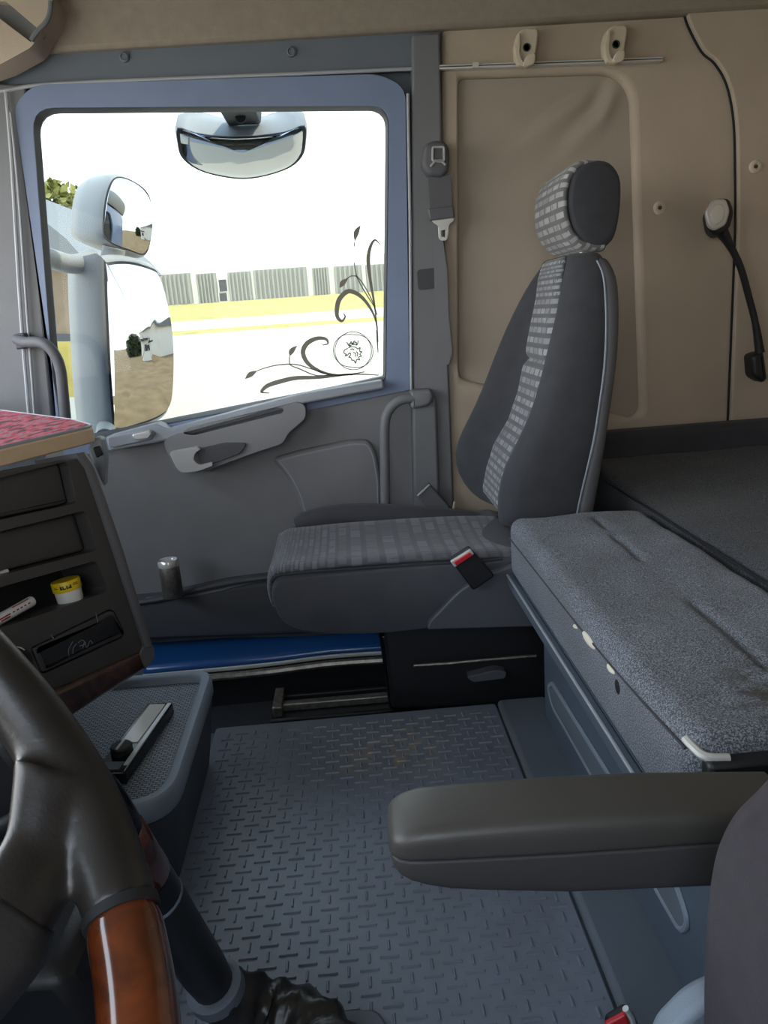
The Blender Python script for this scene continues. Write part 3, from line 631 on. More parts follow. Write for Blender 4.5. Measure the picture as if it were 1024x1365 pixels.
def front_bumps(x, y):
    d = .006 * noise.noise(Vector((x * 7, y * 5, 1))) + .003 * noise.noise(Vector((x * 16, y * 22, 4)))
    for a, b, w_, dd in cr: d += crease(x, y, a, b, w_, dd)
    return d
fc = thing('bunk_cushion', 'speckled grey front bunk cushion with a torn seam and pale foam showing', 'cushion', (.47, 1.14, .318))
obj('cushion_block', soft_box(.322, .618, .69, 1.592, .318, .452, .028, front_bumps, nx=64), m_bunk, fc, ang=60)
obj('seam_piping', tube(spl([FX(y, z, .3215) for y, z in ((1.58, .408), (1.3, .412), (1.05, .416), (.85, .425), (.70, .436))], 5), .0016, 6), m_shelldark, fc)
for px, sy, sz in (((0.322,1.026,0.414), .030, .0075), ((0.322,0.929,0.415), .014, .005), ((0.322,1.090,0.408), .008, .0025)):
    b2 = bmesh.new(); bmesh.ops.create_uvsphere(b2, u_segments=12, v_segments=8, radius=1, matrix=Matrix.Translation((.3225, px[1], px[2])) @ Matrix.Diagonal((.005, sy, sz, 1)))
    obj('foam_tear', b2, m_foam, fc, label='white foam showing through a tear')
px = (0.322,0.905,0.401); b2 = bmesh.new(); bmesh.ops.create_uvsphere(b2, u_segments=12, v_segments=8, radius=1, matrix=Matrix.Translation((.3235, px[1], px[2])) @ Matrix.Diagonal((.003, .012, .012, 1)))
obj('burn_hole', b2, m_dark, fc, label='dark burn hole')
obj('end_rail', box(.335, .617, .672, .694, .385, .432), m_black, fc, bev=.006)
obj('rail_tip', tube(spl([(.327, .712, .440), (.330, .700, .437), (.338, .686, .433), (.36, .682, .432)], 4), .005, 8), m_alu, fc, label='bright metal corner tip')
def rear_bumps(x, y):
    return .006 * noise.noise(Vector((x * 6, y * 4, 9))) + .025 * max(0, (y - 1.7) / .4) + crease(x, y, (0.641,1.328), (0.637,1.103), .009, .007)
obj_m = thing('bunk_mattress', 'grey rear bunk mattress, coloured as in shade, running behind the passenger seat to the side wall', 'mattress', (.95, 1.4, .318))
obj('mattress_block', soft_box(.629, 1.262, .69, 2.055, .318, .450, .022, rear_bumps, nx=48), m_bunkshaded, obj_m, ang=60)
obj('welt', tube(spl([(.632, y, .444) for y in (2.0, 1.7, 1.62, 1.4, 1.1, .8, .71)], 3), .0028, 6), m_fabricstitch, obj_m)
obj('mattress_base', box(.635, 1.262, 1.62, 2.12, .10, .316), m_black, obj_m)
bo = thing('bunk_bolster', 'low dark grey bolster along the side wall behind the passenger seat', 'bolster', (.95, 2.09, .45))
obj('bolster_pad', soft_box(.60, 1.262, 2.055, 2.125, .42, .535, .022, nx=24), m_shelldark, bo, ang=60)

# ================================================================== DRIVER SEAT, ARMREST
ds = thing('driver_seat', 'plum grey driver seat with long padded armrest in the lower right corner', 'seat', (.5, .2, -.1))
dp = [(0.322,0.585),(0.296,0.567),(0.276,0.543),(0.258,0.523),(0.246,0.497),(0.241,0.465),(0.239,0.424),(0.239,0.382),(0.240,0.342),(0.243,0.254),(0.261,0.117),(0.492,0.082),(0.428,0.575)]
obj('backrest', pad([(p.x, p.y) for p in spl([Vector((*p, 0)) for p in dp[:10]], 4)] + [tuple(p) for p in dp[10:]], .50, -.10, .035, steps=6), m_driver, ds, ang=60)
def arm_ring(x, yn, yf, zt, zb, r, split=None):
    q = rpoly([(yn, zb), (yf, zb), (yf, zt), (yn, zt)], r, 4); return [(x, a, b) for a, b in q]
AX = [.004, .006, .011, .020, .034, .055, .09, .16, .24, .30, .37]
KW = [.55, .72, .86, .95, .99, 1, 1, 1, 1, 1, 1]
A0, A1 = .565, .640
def sampled(xs, vs, x):
    for a in range(len(xs) - 1):
        if x <= xs[a + 1]: t_ = max(0, (x - xs[a]) / (xs[a + 1] - xs[a])); return vs[a] * (1 - t_) + vs[a + 1] * t_
    return vs[-1]
rows, rows2 = [], []
for i_, (x, k) in enumerate(zip(AX, KW)):
    zm = sampled([0, .03, .08, .16, .24, .37], [.437, .437, .4345, .4305, .428, .424], x)
    zt = zm + (sampled([0, .03, .08, .16, .24, .37], [.028, .0285, .032, .0345, .033, .023], x)) * (.25 + .75 * min(1, (i_ / 4) ** .6)); w2 = (A1 - A0) / 2 * k; c = (A0 + A1) / 2
    rows.append(arm_ring(x, c - w2, c + w2, zt, zm, [.006, .006, .016, .016]))
    zb = zm - .002 - sampled([0, .02, .06, .16, .24, .37], [.016, .024, .034, .043, .046, .050], x) * (.3 + .7 * min(1, (i_ / 4) ** .6))
    rows2.append(arm_ring(x + .001, c - w2 * .975, c + w2 * .975, zm - .0005, zb, [.014, .014, .003, .003]))
obj('armrest_pad', loft(rows), m_arm, ds, ang=50)
obj('armrest_shell', loft(rows2), m_armlow, ds, ang=50)
# grey recliner cover and buckle down by the seat
rc_ = [(0.232,0.245),(0.237,0.259),(0.259,0.285),(0.280,0.297),(0.304,0.298),(0.310,0.155),(0.234,0.166)]
obj('recliner_cover', plate(rpoly(rc_, .015), .53, .56), m_rim, ds, bev=.008, bseg=3)
obj('recliner_recess', plate(rpoly([(0.261,0.227),(0.275,0.258),(0.302,0.275),(0.310,0.162),(0.263,0.168)], .012), .561, .568), m_dark, ds)

bkl = thing('belt_buckle', 'driver belt buckle with red release button at the bottom edge', 'buckle', (0.266,0.720,0.051))
obj('body', plate(rpoly([(0.246,0.065),(0.271,0.081),(0.284,0.062),(0.285,-0.007),(0.257,-0.003)], .006), .70, .73), m_black, bkl, bev=.004)
obj('release_button', plate(rpoly([(0.237,0.088),(0.261,0.101),(0.266,0.084),(0.266,0.042),(0.243,0.045)], .004), .695, .702), m_red, bkl, bev=.003, label='red release button')
obj('frame', tube([FY(*p, .70) for p in [(0.262,0.104),(0.269,0.090),(0.272,0.075)]], .004, 8), m_steel, bkl)
obj('stalk', tube([(0.275,0.730,0.006), (0.298,0.750,-0.119), (.30, .72, .0)], .010, 8), m_black, bkl)

# ================================================================== STORAGE BOX WITH TRAY
fb = thing('storage_box', 'slate storage box with a raised rim and ribbed tray top beside the floor mat', 'box', (-.5, 1.27, 0))
bp = rpoly([(-.95, 1.035), (-.318, 1.035), (-.326, 1.50), (-.95, 1.50)], [.0, .085, .05, 0], 8)
obj('box_body', loft([[(p[0], p[1], 0) for p in inset(bp, .030)], [(p[0], p[1], .08) for p in inset(bp, .015)], [(p[0], p[1], .158) for p in inset(bp, .004)]]), m_fridge, fb, ang=50)
obj('box_seam', box(-.372, -.369, 1.0355, 1.06, .01, .15), m_dark, fb)
obj('lid_gap', plate(inset(bp, .008), .156, .162, f=FZ), m_dark, fb)
bi = inset(bp, .022)
obj('lid_rim', loft([[(p[0], p[1], .161) for p in inset(bp, .002)], [(p[0], p[1], .166) for p in bp], [(p[0], p[1], .194) for p in bp], [(p[0], p[1], .200) for p in inset(bp, .005)], [(p[0], p[1], .200) for p in inset(bp, .017)], [(p[0], p[1], .196) for p in bi], [(p[0], p[1], .178) for p in inset(bi, .004)]]), m_rim, fb, ang=50)
obj('tray_liner', plate(inset(bi, .003), .176, .183, f=FZ), m_traymat, fb)

gad = thing('phone_holder', 'black gadget with a round knob and pale glossy screen lying on the tray', 'gadget', (-.43, 1.22, .183))
ga = Vector((-.437, 1.125, 0)); gd = (Vector((-.405, 1.352, 0)) - ga); gL = gd.length; gd.normalize(); gs = Vector((gd.y, -gd.x, 0))
G = lambda u, v, d: ga + gd * u + gs * v + Vector((0, 0, d))
obj('case', plate(rpoly([(0, -.027), (gL, -.025), (gL, .025), (0, .027)], .004), .1835, .207, f=G), m_blackgloss, gad, bev=.003)
obj('screen', plate(rpoly([(.088, -.018), (gL - .008, -.018), (gL - .008, .013), (.088, .013)], .003), .206, .2085, f=G), m_lensglass, gad, bev=.001, label='pale glossy screen')
obj('side_trim', plate([(.02, .0165), (gL - .006, .0165), (gL - .006, .0235), (.02, .0235)], .206, .2085, f=G), m_alu, gad)
obj('end_pad', plate([(.008, -.02), (.03, -.02), (.03, .014), (.008, .014)], .206, .208, f=G), m_trim, gad)
kn = obj('knob', lathe([(.0185, 0), (.0185, .010), (.0165, .0125), (0.001, .0125)], G(.062, -.004, .207), 28), m_black, gad)
obj('grip_bar', plate([(.046, -.0065), (.078, -.0065), (.078, -.0025), (.046, -.0025)], .2190, .2215, f=G), m_alu, kn)

# ================================================================== DASHBOARD CONSOLE
KO = Vector((-.39, 1.3, .333)); al = math.radians(8); kn0 = Vector((.866, -.5, 0))
KU = Vector((-.5, -.866, 0)); KV = math.cos(al) * Vector((0, 0, 1)) - math.sin(al) * kn0; KN = math.cos(al) * kn0 + math.sin(al) * Vector((0, 0, 1))
K = lambda u, v, w_: KO + KU * u + KV * v + KN * w_
con = thing('dashboard', 'dark dashboard console with open compartments and walnut lower strip', 'dashboard', (-.5, 1.2, .25))
face = [(0.471,0.330),(0.450,0.400),(0.068,0.389),(0.041,0.378),(0.035,0.357),(0.017,0.019),(0.037,0.005),(0.226,0.021),(0.559,0.040)]
h1_ = rpoly([(0.455,0.385),(0.239,0.378),(0.075,0.372),(0.067,0.363),(0.071,0.301),(0.078,0.298),(0.261,0.311),(0.473,0.324)], [0, 0, .008, .006, .006, .008, 0, 0])
h2_ = rpoly([(0.482,0.296),(0.266,0.294),(0.062,0.282),(0.058,0.274),(0.056,0.216),(0.064,0.212),(0.286,0.233),(0.497,0.245)], [0, 0, .006, .006, .006, .006, 0, 0])
h3_ = rpoly([(0.503,0.225),(0.291,0.217),(0.068,0.196),(0.063,0.188),(0.056,0.144),(0.066,0.139),(0.275,0.155),(0.523,0.160)], [0, 0, .006, .006, .006, .006, 0, 0])
h4_ = rpoly([(0.225,0.108),(0.065,0.109),(0.056,0.103),(0.046,0.058),(0.055,0.052),(0.213,0.060),(0.220,0.064)], .006)
face = [(u, min(v, .368)) for u, v in face]
obj('face_plate', plate(face, 0, -.10, [h1_, h2_, h3_, h4_], f=K), m_console, con, bev=.003)
obj('upper_lid', pad(inset(h1_, .002), -.018, -.10, .006, f=K), m_console, con)
obj('middle_lid', pad(inset(h2_, .002), -.026, -.10, .006, f=K), m_console, con)
ct = obj('catch', plate(rpoly([(0.270,0.231),(0.209,0.231),(0.207,0.221),(0.273,0.221)], .002), -.027, -.020, f=K), m_steel, con, bev=.001)
obj('shelf_back', plate(inset(h3_, .0005), -.098, -.104, f=K), m_dark, con)
ash = obj('ashtray', pad(inset(h4_, .0025), .003, -.10, .004, f=K), m_console, con)
obj('ashtray_panel', pad(rpoly(inset(h4_, .010), .004, 2), .0055, .002, .002, f=K), m_black, ash)
for pts in ([(0.169,0.068),(0.166,0.079),(0.155,0.088)], [(0.161,0.069),(0.157,0.078),(0.149,0.082)], [(0.146,0.082),(0.137,0.083),(0.133,0.075),(0.145,0.076)], [(0.141,0.070),(0.134,0.078),(0.133,0.068),(0.123,0.076),(0.120,0.069)], [(0.189,0.114),(0.186,0.106)], [(0.098,0.114),(0.099,0.098)]):
    q = spl([Vector((*p, 0)) for p in pts], 4); obj('scratch', ribbon([(p.x, p.y) for p in q], [.0012] * len(q), .0056, .0003, f=K), m_lip, ash)
# rounded right-hand side
e0 = [(0.052,0.377),(0.038,0.349),(0.027,0.198),(0.017,0.019)]; e1_ = [(0.024,0.376),(0.012,0.347),(-0.001,0.189),(-0.007,0.009)]
obj('side_trim', loft([[K(a[0], a[1], -.10), K(a[0], a[1], .006), K((a[0] * 2 + b[0]) / 3, (a[1] * 2 + b[1]) / 3, .010), K((a[0] + 2 * b[0]) / 3, (a[1] + 2 * b[1]) / 3, .006), K(b[0], b[1], -.008), K(b[0], b[1], -.10)] for a, b in zip(e0, e1_)] ), m_consoleedge, con, ang=60)
obj('side_foot', plate(rpoly([(0.017,0.022),(-0.007,0.009),(0.000,-0.011),(0.028,-0.021),(0.037,0.005)], .004), .004, -.10, f=K), m_consoleedge, con, bev=.004)
wd_ = [(0.558,0.044),(0.220,0.032),(0.030,0.016),(0.027,-0.019),(0.195,-0.023),(0.571,0.003)]
obj('wood_strip', pad(wd_, .008, -.08, .010, f=K), m_wooddark, con)
obj('console_body', plate(inset(face, .004), -.10, -.40, f=K), m_console, con)
sk = (0.255,0.094)
obj('power_socket', lathe([(.026, 0), (.026, .004), (.020, .006), (.018, .002), (.001, .002)], K(sk[0], sk[1], .0), 24, KN), m_black, con)
for r, a0 in ((.022, 0), (.012, 1.2)):
    obj('socket_ring', tube([K(sk[0] + .004 + r * math.cos(t), sk[1] + .006 + r * math.sin(t), .008) for t in [a0 + 2.6 * k / 10 for k in range(11)]], .0012, 6), m_steel, con)
obj('dash_end', plate([(-0.486,0.691),(-0.471,0.713),(-0.457,0.711),(-0.456,0.671),(-0.467,0.618),(-0.478,0.655)], 1.42, 1.45), m_ledge, con, bev=.006, bseg=3)
obj('end_vent', plate(rpoly([(-0.473,0.695),(-0.459,0.698),(-0.456,0.681),(-0.469,0.675)], .004), 1.412, 1.421), m_black, con, bev=.002)
# tray on top
trp = [(-0.637,0.818),(-0.649,0.918),(-0.547,1.212),(-0.450,1.372),(-0.461,1.425),(-0.839,1.902),(-3.412,5.098)]
tray = thing('dash_tray', 'tan edged tray with red patterned cloth on top of the dashboard', 'tray', (-.6, 1.2, .70))
tq = [Vector((*p, 0)) for p in [(-0.655,0.928),(-0.561,1.248),(-0.454,1.392)]]
ed = (tq[2] - tq[0]).normalized(); nn_ = Vector((ed.y, -ed.x, 0))
tp_ = [tuple(tq[0].to_2d()), tuple(tq[2].to_2d())] + [(-0.532,1.515),(-0.814,1.843),(-1.875,3.025)]
tp_ = rpoly(tp_, [.0, .028, .02, 0, 0], 6)
obj('tray_edge', plate(tp_, .708, .735, f=FZ), m_tan, tray, bev=.003)
obj('tray_cloth', plate(inset(tp_, .006), .734, .7385, f=FZ), m_redcloth, tray, label='red patterned cloth')
obj('tray_welt', tube([FZ(p[0], p[1], .737) for p in inset(tp_, .003)], .0028, 6, closed=True), m_sealpale, tray)

# things on the shelf
jc = (0.112,0.141)
jb = K(jc[0], jc[1], -.028)
jar = thing('jar', 'small white jar with yellow lid on the console shelf', 'jar', jb)
up = (Vector((0, 0, 1)) + KU * .02).normalized()
obj('body', lathe([(.019, 0), (.0205, .002), (.0215, .020), (.0215, .022)], jb, 28, KV), m_white, jar)
ldy = obj('lid', lathe([(.0228, .021), (.0232, .022), (.0232, .037), (.0222, .0385), (.001, .0385)], jb, 28, KV), m_yellow, jar, label='yellow lid with dark print')
qv = KV.to_track_quat('Z', 'Y')
tow = (Vector((0, 0, .9)) - jb); tow -= KV * tow.dot(KV); tow.normalize(); rt = KV.cross(tow)
for a, w_, h0, h1v in ((-.42, .0035, .0265, .0325), (-.27, .002, .0265, .0325), (-.17, .003, .0265, .0285), (.0, .0022, .0265, .0320), (.13, .002, .0265, .0300), (.24, .0026, .0265, .0325), (.62, .009, .0300, .0312), (.62, .009, .0325, .0335), (-.78, .008, .0290, .0302), (-.78, .007, .0315, .0322)):
    d = tow * math.cos(a) + rt * math.sin(a); s_ = KV.cross(d); c0 = jb + d * .0233
    b3 = bmesh.new(); vs = [b3.verts.new(c0 + s_ * su * w_ / 2 + KV * hh) for su, hh in ((-1, h0), (1, h0), (1, h1v), (-1, h1v))]; b3.faces.new(vs)
    thick(obj('print_mark', b3, m_darktext, ldy), .0003)
def pen(name, label, p0, p1, r, mat_, capmat, marks):
    a, b = Vector(p0), Vector(p1); t = thing(name, label, 'pen', a.lerp(b, .5)); d = (b - a)
    obj('barrel', tube([a, a.lerp(b, .02), a.lerp(b, .96), a.lerp(b, .985), b], [r * .7, r, r, r * .85, r * .4], 14), mat_, t)
    obj('cap', tube([a - d.normalized() * .05, a - d.normalized() * .046, a, a + d.normalized() * .001], [r * .6, r * 1.1, r * 1.12, r * .9], 14), capmat, t)
    L_ = d.normalized(); vw = (Vector((0, 0, .9)) - a); vw -= L_ * vw.dot(L_); vw.normalize(); sd = L_.cross(vw)
    for (q0, q1, off, wd) in marks:
        bb = bmesh.new(); nrm = vw * math.cos(off) + sd * math.sin(off); tn = L_.cross(nrm)
        vs = [bb.verts.new(a + d * q + nrm * (r * 1.01) + tn * s_) for q, s_ in ((q0, -wd), (q1, -wd), (q1, wd), (q0, wd))]; bb.faces.new(vs)
        thick(obj('print_mark', bb, m_redtext, t), .0003)
kA, kB = (0.284,0.159), (0.183,0.170)
pen('marker_pen', 'fat white marker pen with dark red print on the console shelf', K(*kA, -.02), K(*kB, -.02), .0085, m_white, m_redtext,
    [(.30, .52, .1, .0011), (.34, .50, .5, .0012), (.56, .60, .1, .0010), (.63, .67, .1, .0010), (.70, .74, .1, .0010), (.77, .81, .1, .0010), (.84, .88, .1, .0010), (.6, .9, -.7, .0008)])
kA, kB = (0.295,0.140), (0.203,0.148)
pen('ballpoint_pen', 'slim black pen lying in front of the white marker', K(*kA, -.010), K(*kB, -.010), .0055, m_blackgloss, m_blackgloss, [])

# metal flask in the door pocket
fl = thing('flask', 'brushed metal flask standing in the passenger door pocket', 'flask', (-0.531,2.035,0.164))
fc_ = (-0.529,2.035,0.175)
obj('body', lathe([(.026, 0), (.028, .003), (.028, .085), (.026, .092)], fc_, 24), m_dullsteel, fl)
obj('lid', lathe([(.0285, .090), (.0285, .102), (.025, .108), (.022, .107), (.018, .103), (.001, .102)], fc_, 24), m_steel, fl)

# ================================================================== STEERING WHEEL
sw = thing('steering_wheel', 'black leather steering wheel with a glossy walnut rim section', 'steering wheel', (-.244, .19, .70))
SCN, TAU, SR = Vector((-.244, .190, .758)), .900, .225
su_, sv_ = Vector((-math.cos(TAU), 0, math.sin(TAU))), Vector((0, 1, 0)); sn_ = su_.cross(sv_)
if sn_.z < 0: sn_ = -sn_
rimp = lambda ph, R=SR: SCN + (sv_ * math.cos(ph) + su_ * math.sin(ph)) * R
def arc(a0, a1, n, rf):
    return [rimp(math.radians(a0 + (a1 - a0) * i / n)) for i in range(n + 1)], [rf(a0 + (a1 - a0) * i / n) for i in range(n + 1)]
def rfat(a): return .0178 + .0022 * math.exp(-((a + 36) / 14) ** 2)
p_, r_ = arc(-52, 232, 90, rfat); leather = tube(p_, r_, 18)
p_, r_ = arc(-128, -52.6, 40, lambda a: .0182 * (.93 if a > -54 or a < -126.5 else 1)); obj('wood_section', tube(p_, r_, 20), m_wood, sw, ang=70, label='glossy walnut rim section')
p_, r_ = arc(-53.0, -51.6, 2, lambda a: .0190); obj('joint_ring', tube(p_, r_, 20), m_dark, sw)
# spokes: leather shoulders then plastic arms curving down to the hub
wp = lambda f_, a_, h: SCN + (sv_ * math.cos(math.radians(a_)) + su_ * math.sin(math.radians(a_))) * SR * f_ - sn_ * h
for m_ in (0, 1):
    A_ = lambda a: a if not m_ else 180 - a
    q = spl([wp(f_, A_(a_), h) for f_, a_, h in ((1.0, -33, .0), (.94, -38, .010), (.88, -43, .020), (.83, -47, .030))], 4)
    tube(q, [.036 - .013 * min(1, i_ / 6) for i_ in range(len(q))], 16, flat=(sn_, .50), up=sn_, bm=leather)
    q = spl([wp(f_, A_(a_), h) for f_, a_, h in ((.845, -46, .027), (.80, -49.5, .036), (.70, -56, .052), (.55, -62, .07), (.30, -66, .10))], 4)
    obj('spoke_arm', tube(q, [.0235, .025, .026] + [.028] * (len(q) - 3), 16, flat=(sn_, .50), up=sn_), m_hub, sw, ang=70)
rim_o = obj('rim', leather, m_leather, sw, ang=70)     # rim and leather spoke shoulders are one stitched cover
rm_ = rim_o.modifiers.new('r', 'REMESH'); rm_.mode = 'VOXEL'; rm_.voxel_size = .0026; rm_.use_smooth_shade = True
sm_ = rim_o.modifiers.new('s', 'SMOOTH'); sm_.factor = .5; sm_.iterations = 14
obj('hub', loft([[SCN - sn_ * h + (sv_ * math.cos(t) * 1.15 + su_ * math.sin(t)) * r for t in [2 * math.pi * k / 32 for k in range(32)]] for h, r in ((.19, .05), (.16, .075), (.11, .088), (.095, .08), (.088, .06))]), m_hub, sw, ang=50)
bpd = obj('button_pad', loft([[SCN + (sv_ * math.cos(math.radians(a_)) + su_ * math.sin(math.radians(a_))) * SR * f_ - sn_ * h for a_, f_ in ((-62, .52), (-62, .80), (-45, .80), (-45, .50))] for h in (.12, .092, .089)]), m_black, sw, bev=.004)
for a_, f_ in ((-57, .60), (-57, .72), (-50, .60), (-50, .72)):
    c = SCN + (sv_ * math.cos(math.radians(a_)) + su_ * math.sin(math.radians(a_))) * SR * f_ - sn_ * .0892
    obj('button', lathe([(.007, 0), (.007, .002), (.001, .0025)], c, 12, sn_), m_trim, bpd)
# column and instrument housing under the wheel
colm = thing('steering_column', 'black steering column shroud and lower dash below the wheel', 'column', (-.45, .35, .1))
obj('shroud', tube([SCN - sn_ * .17, SCN - sn_ * .25, SCN - sn_ * .38 + Vector((-.05, 0, 0))], [.055, .075, .09], 18), m_black, colm)
obj('knee_cover', plate([(-.75, .0), (-.292, .0), (-.282, .30), (-.30, .343), (-.75, .352)], .58, .69), m_black, colm, bev=.015, bseg=3)
obj('instrument_housing', plate([(-0.497,0.606),(-0.336,0.549),(-0.320,0.513),(-0.319,0.477),(-0.334,0.417),(-0.550,0.400)], .64, .74), m_black, colm, bev=.012, bseg=3)
st_ = spl([(-0.374,0.620,0.462), (-0.333,0.610,0.481), (-0.310,0.600,0.498)], 4)
obj('stalk', tube(st_, [.009] * (len(st_) - 1) + [.006], 10), m_black, colm)
obj('stalk_ring', tube([(-0.316,0.601,0.494), (-0.312,0.600,0.497)], [.0105, .0105], 12), m_steel, colm)
obj('stalk_ring', tube([(-0.308,0.600,0.499), (-0.305,0.600,0.500)], [.0095, .0085], 12), m_steel, colm)
obj('lower_dash', plate([(-.70, .0), (-.62, .45), (-.72, .62), (-1.2, .62), (-1.2, 0)], .0, .72, f=FY), m_black, colm, bev=.03, bseg=3)

# ================================================================== GEAR LEVER
gv = thing('gear_lever', 'black gear lever with walnut sleeve and cloth gaiter by the steering wheel', 'lever', (-.2, .8, 0))
g0, g1 = Vector((-0.216,0.760,0.131)), Vector((-0.282,0.660,0.480))
gx = lambda t: g0.lerp(g1, t)
gn = (g1 - g0).normalized()
obj('shaft', tube([gx(t) for t in (-.02, .0, .1, .3, .46, .50)], [.018, .024, .027, .028, .029, .029], 20), m_black, gv)
obj('shaft_ring', tube([gx(.50), gx(.505), gx(.512)], [.0292, .0297, .0292], 20), m_lip, gv)
obj('sleeve', tube([gx(t) for t in (.512, .56, .60)], [.029, .029, .029], 20), m_blackgloss, gv)
obj('wood_sleeve', tube([gx(t) for t in (.60, .605, .70, .80, .805)], [.0285, .0297, .0297, .0297, .0285], 20), m_wood, gv)
obj('grip', tube([gx(t) for t in (.805, .87, .95, 1.0, 1.03, 1.045)], [.029, .0295, .029, .026, .017, .004], 20), m_blackgloss, gv)
obj('collar', tube([gx(-.035), gx(-.03), gx(.015), gx(.025)], [.027, .034, .034, .027], 24), m_trim, gv)
gp = spl([gx(-.03), Vector((-0.168,0.780,0.070)), Vector((-0.103,0.758,0.055)), Vector((-0.075,0.703,0.050))], 8)
bm = bmesh.new(); rings = []
for i, p in enumerate(gp):
    t = (gp[min(i + 1, len(gp) - 1)] - gp[max(i - 1, 0)]).normalized(); u = (Vector((0, 0, 1)) - t * t.z).normalized(); v = t.cross(u)
    R = .030 + .012 * (i / (len(gp) - 1)) ** .8
    rings.append([p + (u * math.cos(a) + v * math.sin(a)) * R * (1 + .10 * math.sin(i * 1.7 + 2.3 * math.sin(a * 2)) + .06 * math.sin(a * 5 + i * .6)) for a in [2 * math.pi * k / 28 for k in range(28)]])
obj('gaiter', loft(rings, bm=bm), m_leather, gv, ang=80)
fr_ = [(-0.125,0.825),(-0.026,0.815),(-0.012,0.788),(-0.017,0.710),(-0.125,0.721)]
obj('gaiter_frame', plate(rpoly(fr_, .012), 0.0025, .016, f=FZ), m_trim, gv, bev=.005)

# ================================================================== FITTINGS ON THE WALL
crl = thing('curtain_rail', 'thin aluminium curtain rail running along the top of the beige wall', 'rail', (0.575,2.130,1.472))
obj('rail', plate([(0.292,1.483),(0.860,1.472),(0.860,1.461),(0.292,1.473)], 2.128, 2.15), m_alu, crl, bev=.002)
obj('rail_groove', plate([(0.292,1.479),(0.857,1.467),(0.857,1.465),(0.292,1.477)], 2.1265, 2.129), m_seal, crl)
obj('glider', plate(rpoly([(0.375,1.483),(0.390,1.482),(0.389,1.470),(0.374,1.471)], .002), 2.122, 2.13), m_alu, crl)
def hook(name_label, px, py):
    p0 = Vector((0.512,2.120,1.510)); q = Vector(onp(px, py)); off = q - p0
    t = thing('coat_hook', name_label, 'hook', q, 'beige coat hooks on the curtain rail')
    S = lambda pts: [(x + off.x, z + off.z) for x, z in pts]
    obj('back_plate', plate(rpoly(S([(0.489,1.542),(0.506,1.550),(0.536,1.548),(0.540,1.537),(0.531,1.487),(0.516,1.474),(0.489,1.473),(0.482,1.483),(0.481,1.513)]), .008), 2.112, 2.15), m_hook, t, bev=.005, bseg=3)
    obj('side_lip', plate(rpoly(S([(0.484,1.535),(0.491,1.534),(0.488,1.488),(0.495,1.471),(0.508,1.464),(0.501,1.459),(0.484,1.464),(0.477,1.482),(0.476,1.506),(0.480,1.512)]), .004), 2.098, 2.118), m_hook, t, bev=.003)
    obj('hook_nose', pad(rpoly(S([(0.502,1.481),(0.513,1.487),(0.525,1.485),(0.526,1.472),(0.522,1.462),(0.505,1.458),(0.494,1.463)]), .006), 2.09, 2.118, .003), m_hook, t)
    c = S([(0.509,1.505)]); obj('screw_hole', lathe([(.0095, 0), (.0095, .003), (.0075, .003), (.0065, -.001), (.0005, -.001)], (c[0][0], 2.112, c[0][1]), 18, Vector((0, -1, 0))), m_seal, t)
_h = {(703, 62): (0.512,2.120,1.510), (821, 58): (0.736,2.120,1.505)}
onp = lambda a, b: _h[(a, b)]
hook('beige coat hook on the rail, the one nearer the door pillar', 703, 62)
hook('beige coat hook on the rail, the one nearer the rail end', 821, 58)
for (c, lb, yy) in (((0.867,1.114), 'beige trim stud on the wall between headrest and reading lamp', 2.15), ((1.113,1.198), 'beige trim stud above the reading lamp on the corner panel', 2.13)):
    t = thing('trim_stud', lb, 'stud', (c[0], yy, c[1]))
    obj('flange', lathe([(.017, 0), (.017, .004), (.013, .007), (.008, .007), (.007, .004), (.0005, .004)], (c[0], yy, c[1]), 20, Vector((0, -1, 0))), m_hook, t)
    obj('pin', lathe([(.005, .003), (.005, .006), (.0005, .007)], (c[0], yy, c[1]), 12, Vector((0, -1, 0))), m_seal, t)

lp = thing('reading_lamp', 'black gooseneck reading lamp with square chrome head on the corner wall', 'lamp', (1.141,2.100,0.676))
hd = Vector((0.985,2.060,1.071))
bm = bmesh.new()
q = [(-.040, -.028), (.004, -.046), (.040, -.010), (.034, .034), (.012, .046), (-.030, .026)]
q = [(-.036, .012), (-.012, .046), (.026, .044), (.040, .010), (.030, -.030), (-.006, -.046), (-.026, -.030)]
Hd = lambda u, v, d: hd + Vector((u, 0, v)) + Vector((.28, 1, -.1)).normalized() * d
obj('lamp_head', pad(rpoly(q, .012), -.018, .035, .012, f=Hd), m_black, lp)
obj('bezel', pad(rpoly([(x * .86 - .008, z * .84 + .004) for x, z in q], .010), -.026, -.010, .006, f=Hd), m_alu, lp, label='chrome bezel')
obj('lens', pad(rpoly([(x * .55 - .008, z * .55 + .004) for x, z in q], .008), -.031, -.02, .005, f=Hd), m_lensglass, lp, label='clear lens')
nk = spl([(1.001,2.070,1.039), (1.025,2.075,1.007), (1.060,2.080,0.948), (1.092,2.090,0.870), (1.117,2.095,0.799), (1.137,2.100,0.718)], 6)
obj('gooseneck', tube(nk, [.017 - .008 * min(1, i / 8) + .004 * max(0, (i - 24) / 6) for i in range(len(nk))], 12), m_black, lp)
obj('socket', pad(rpoly([(1.107,0.713),(1.142,0.722),(1.157,0.646),(1.145,0.635),(1.115,0.653)], .012), 2.085, 2.13, .012), m_black, lp)

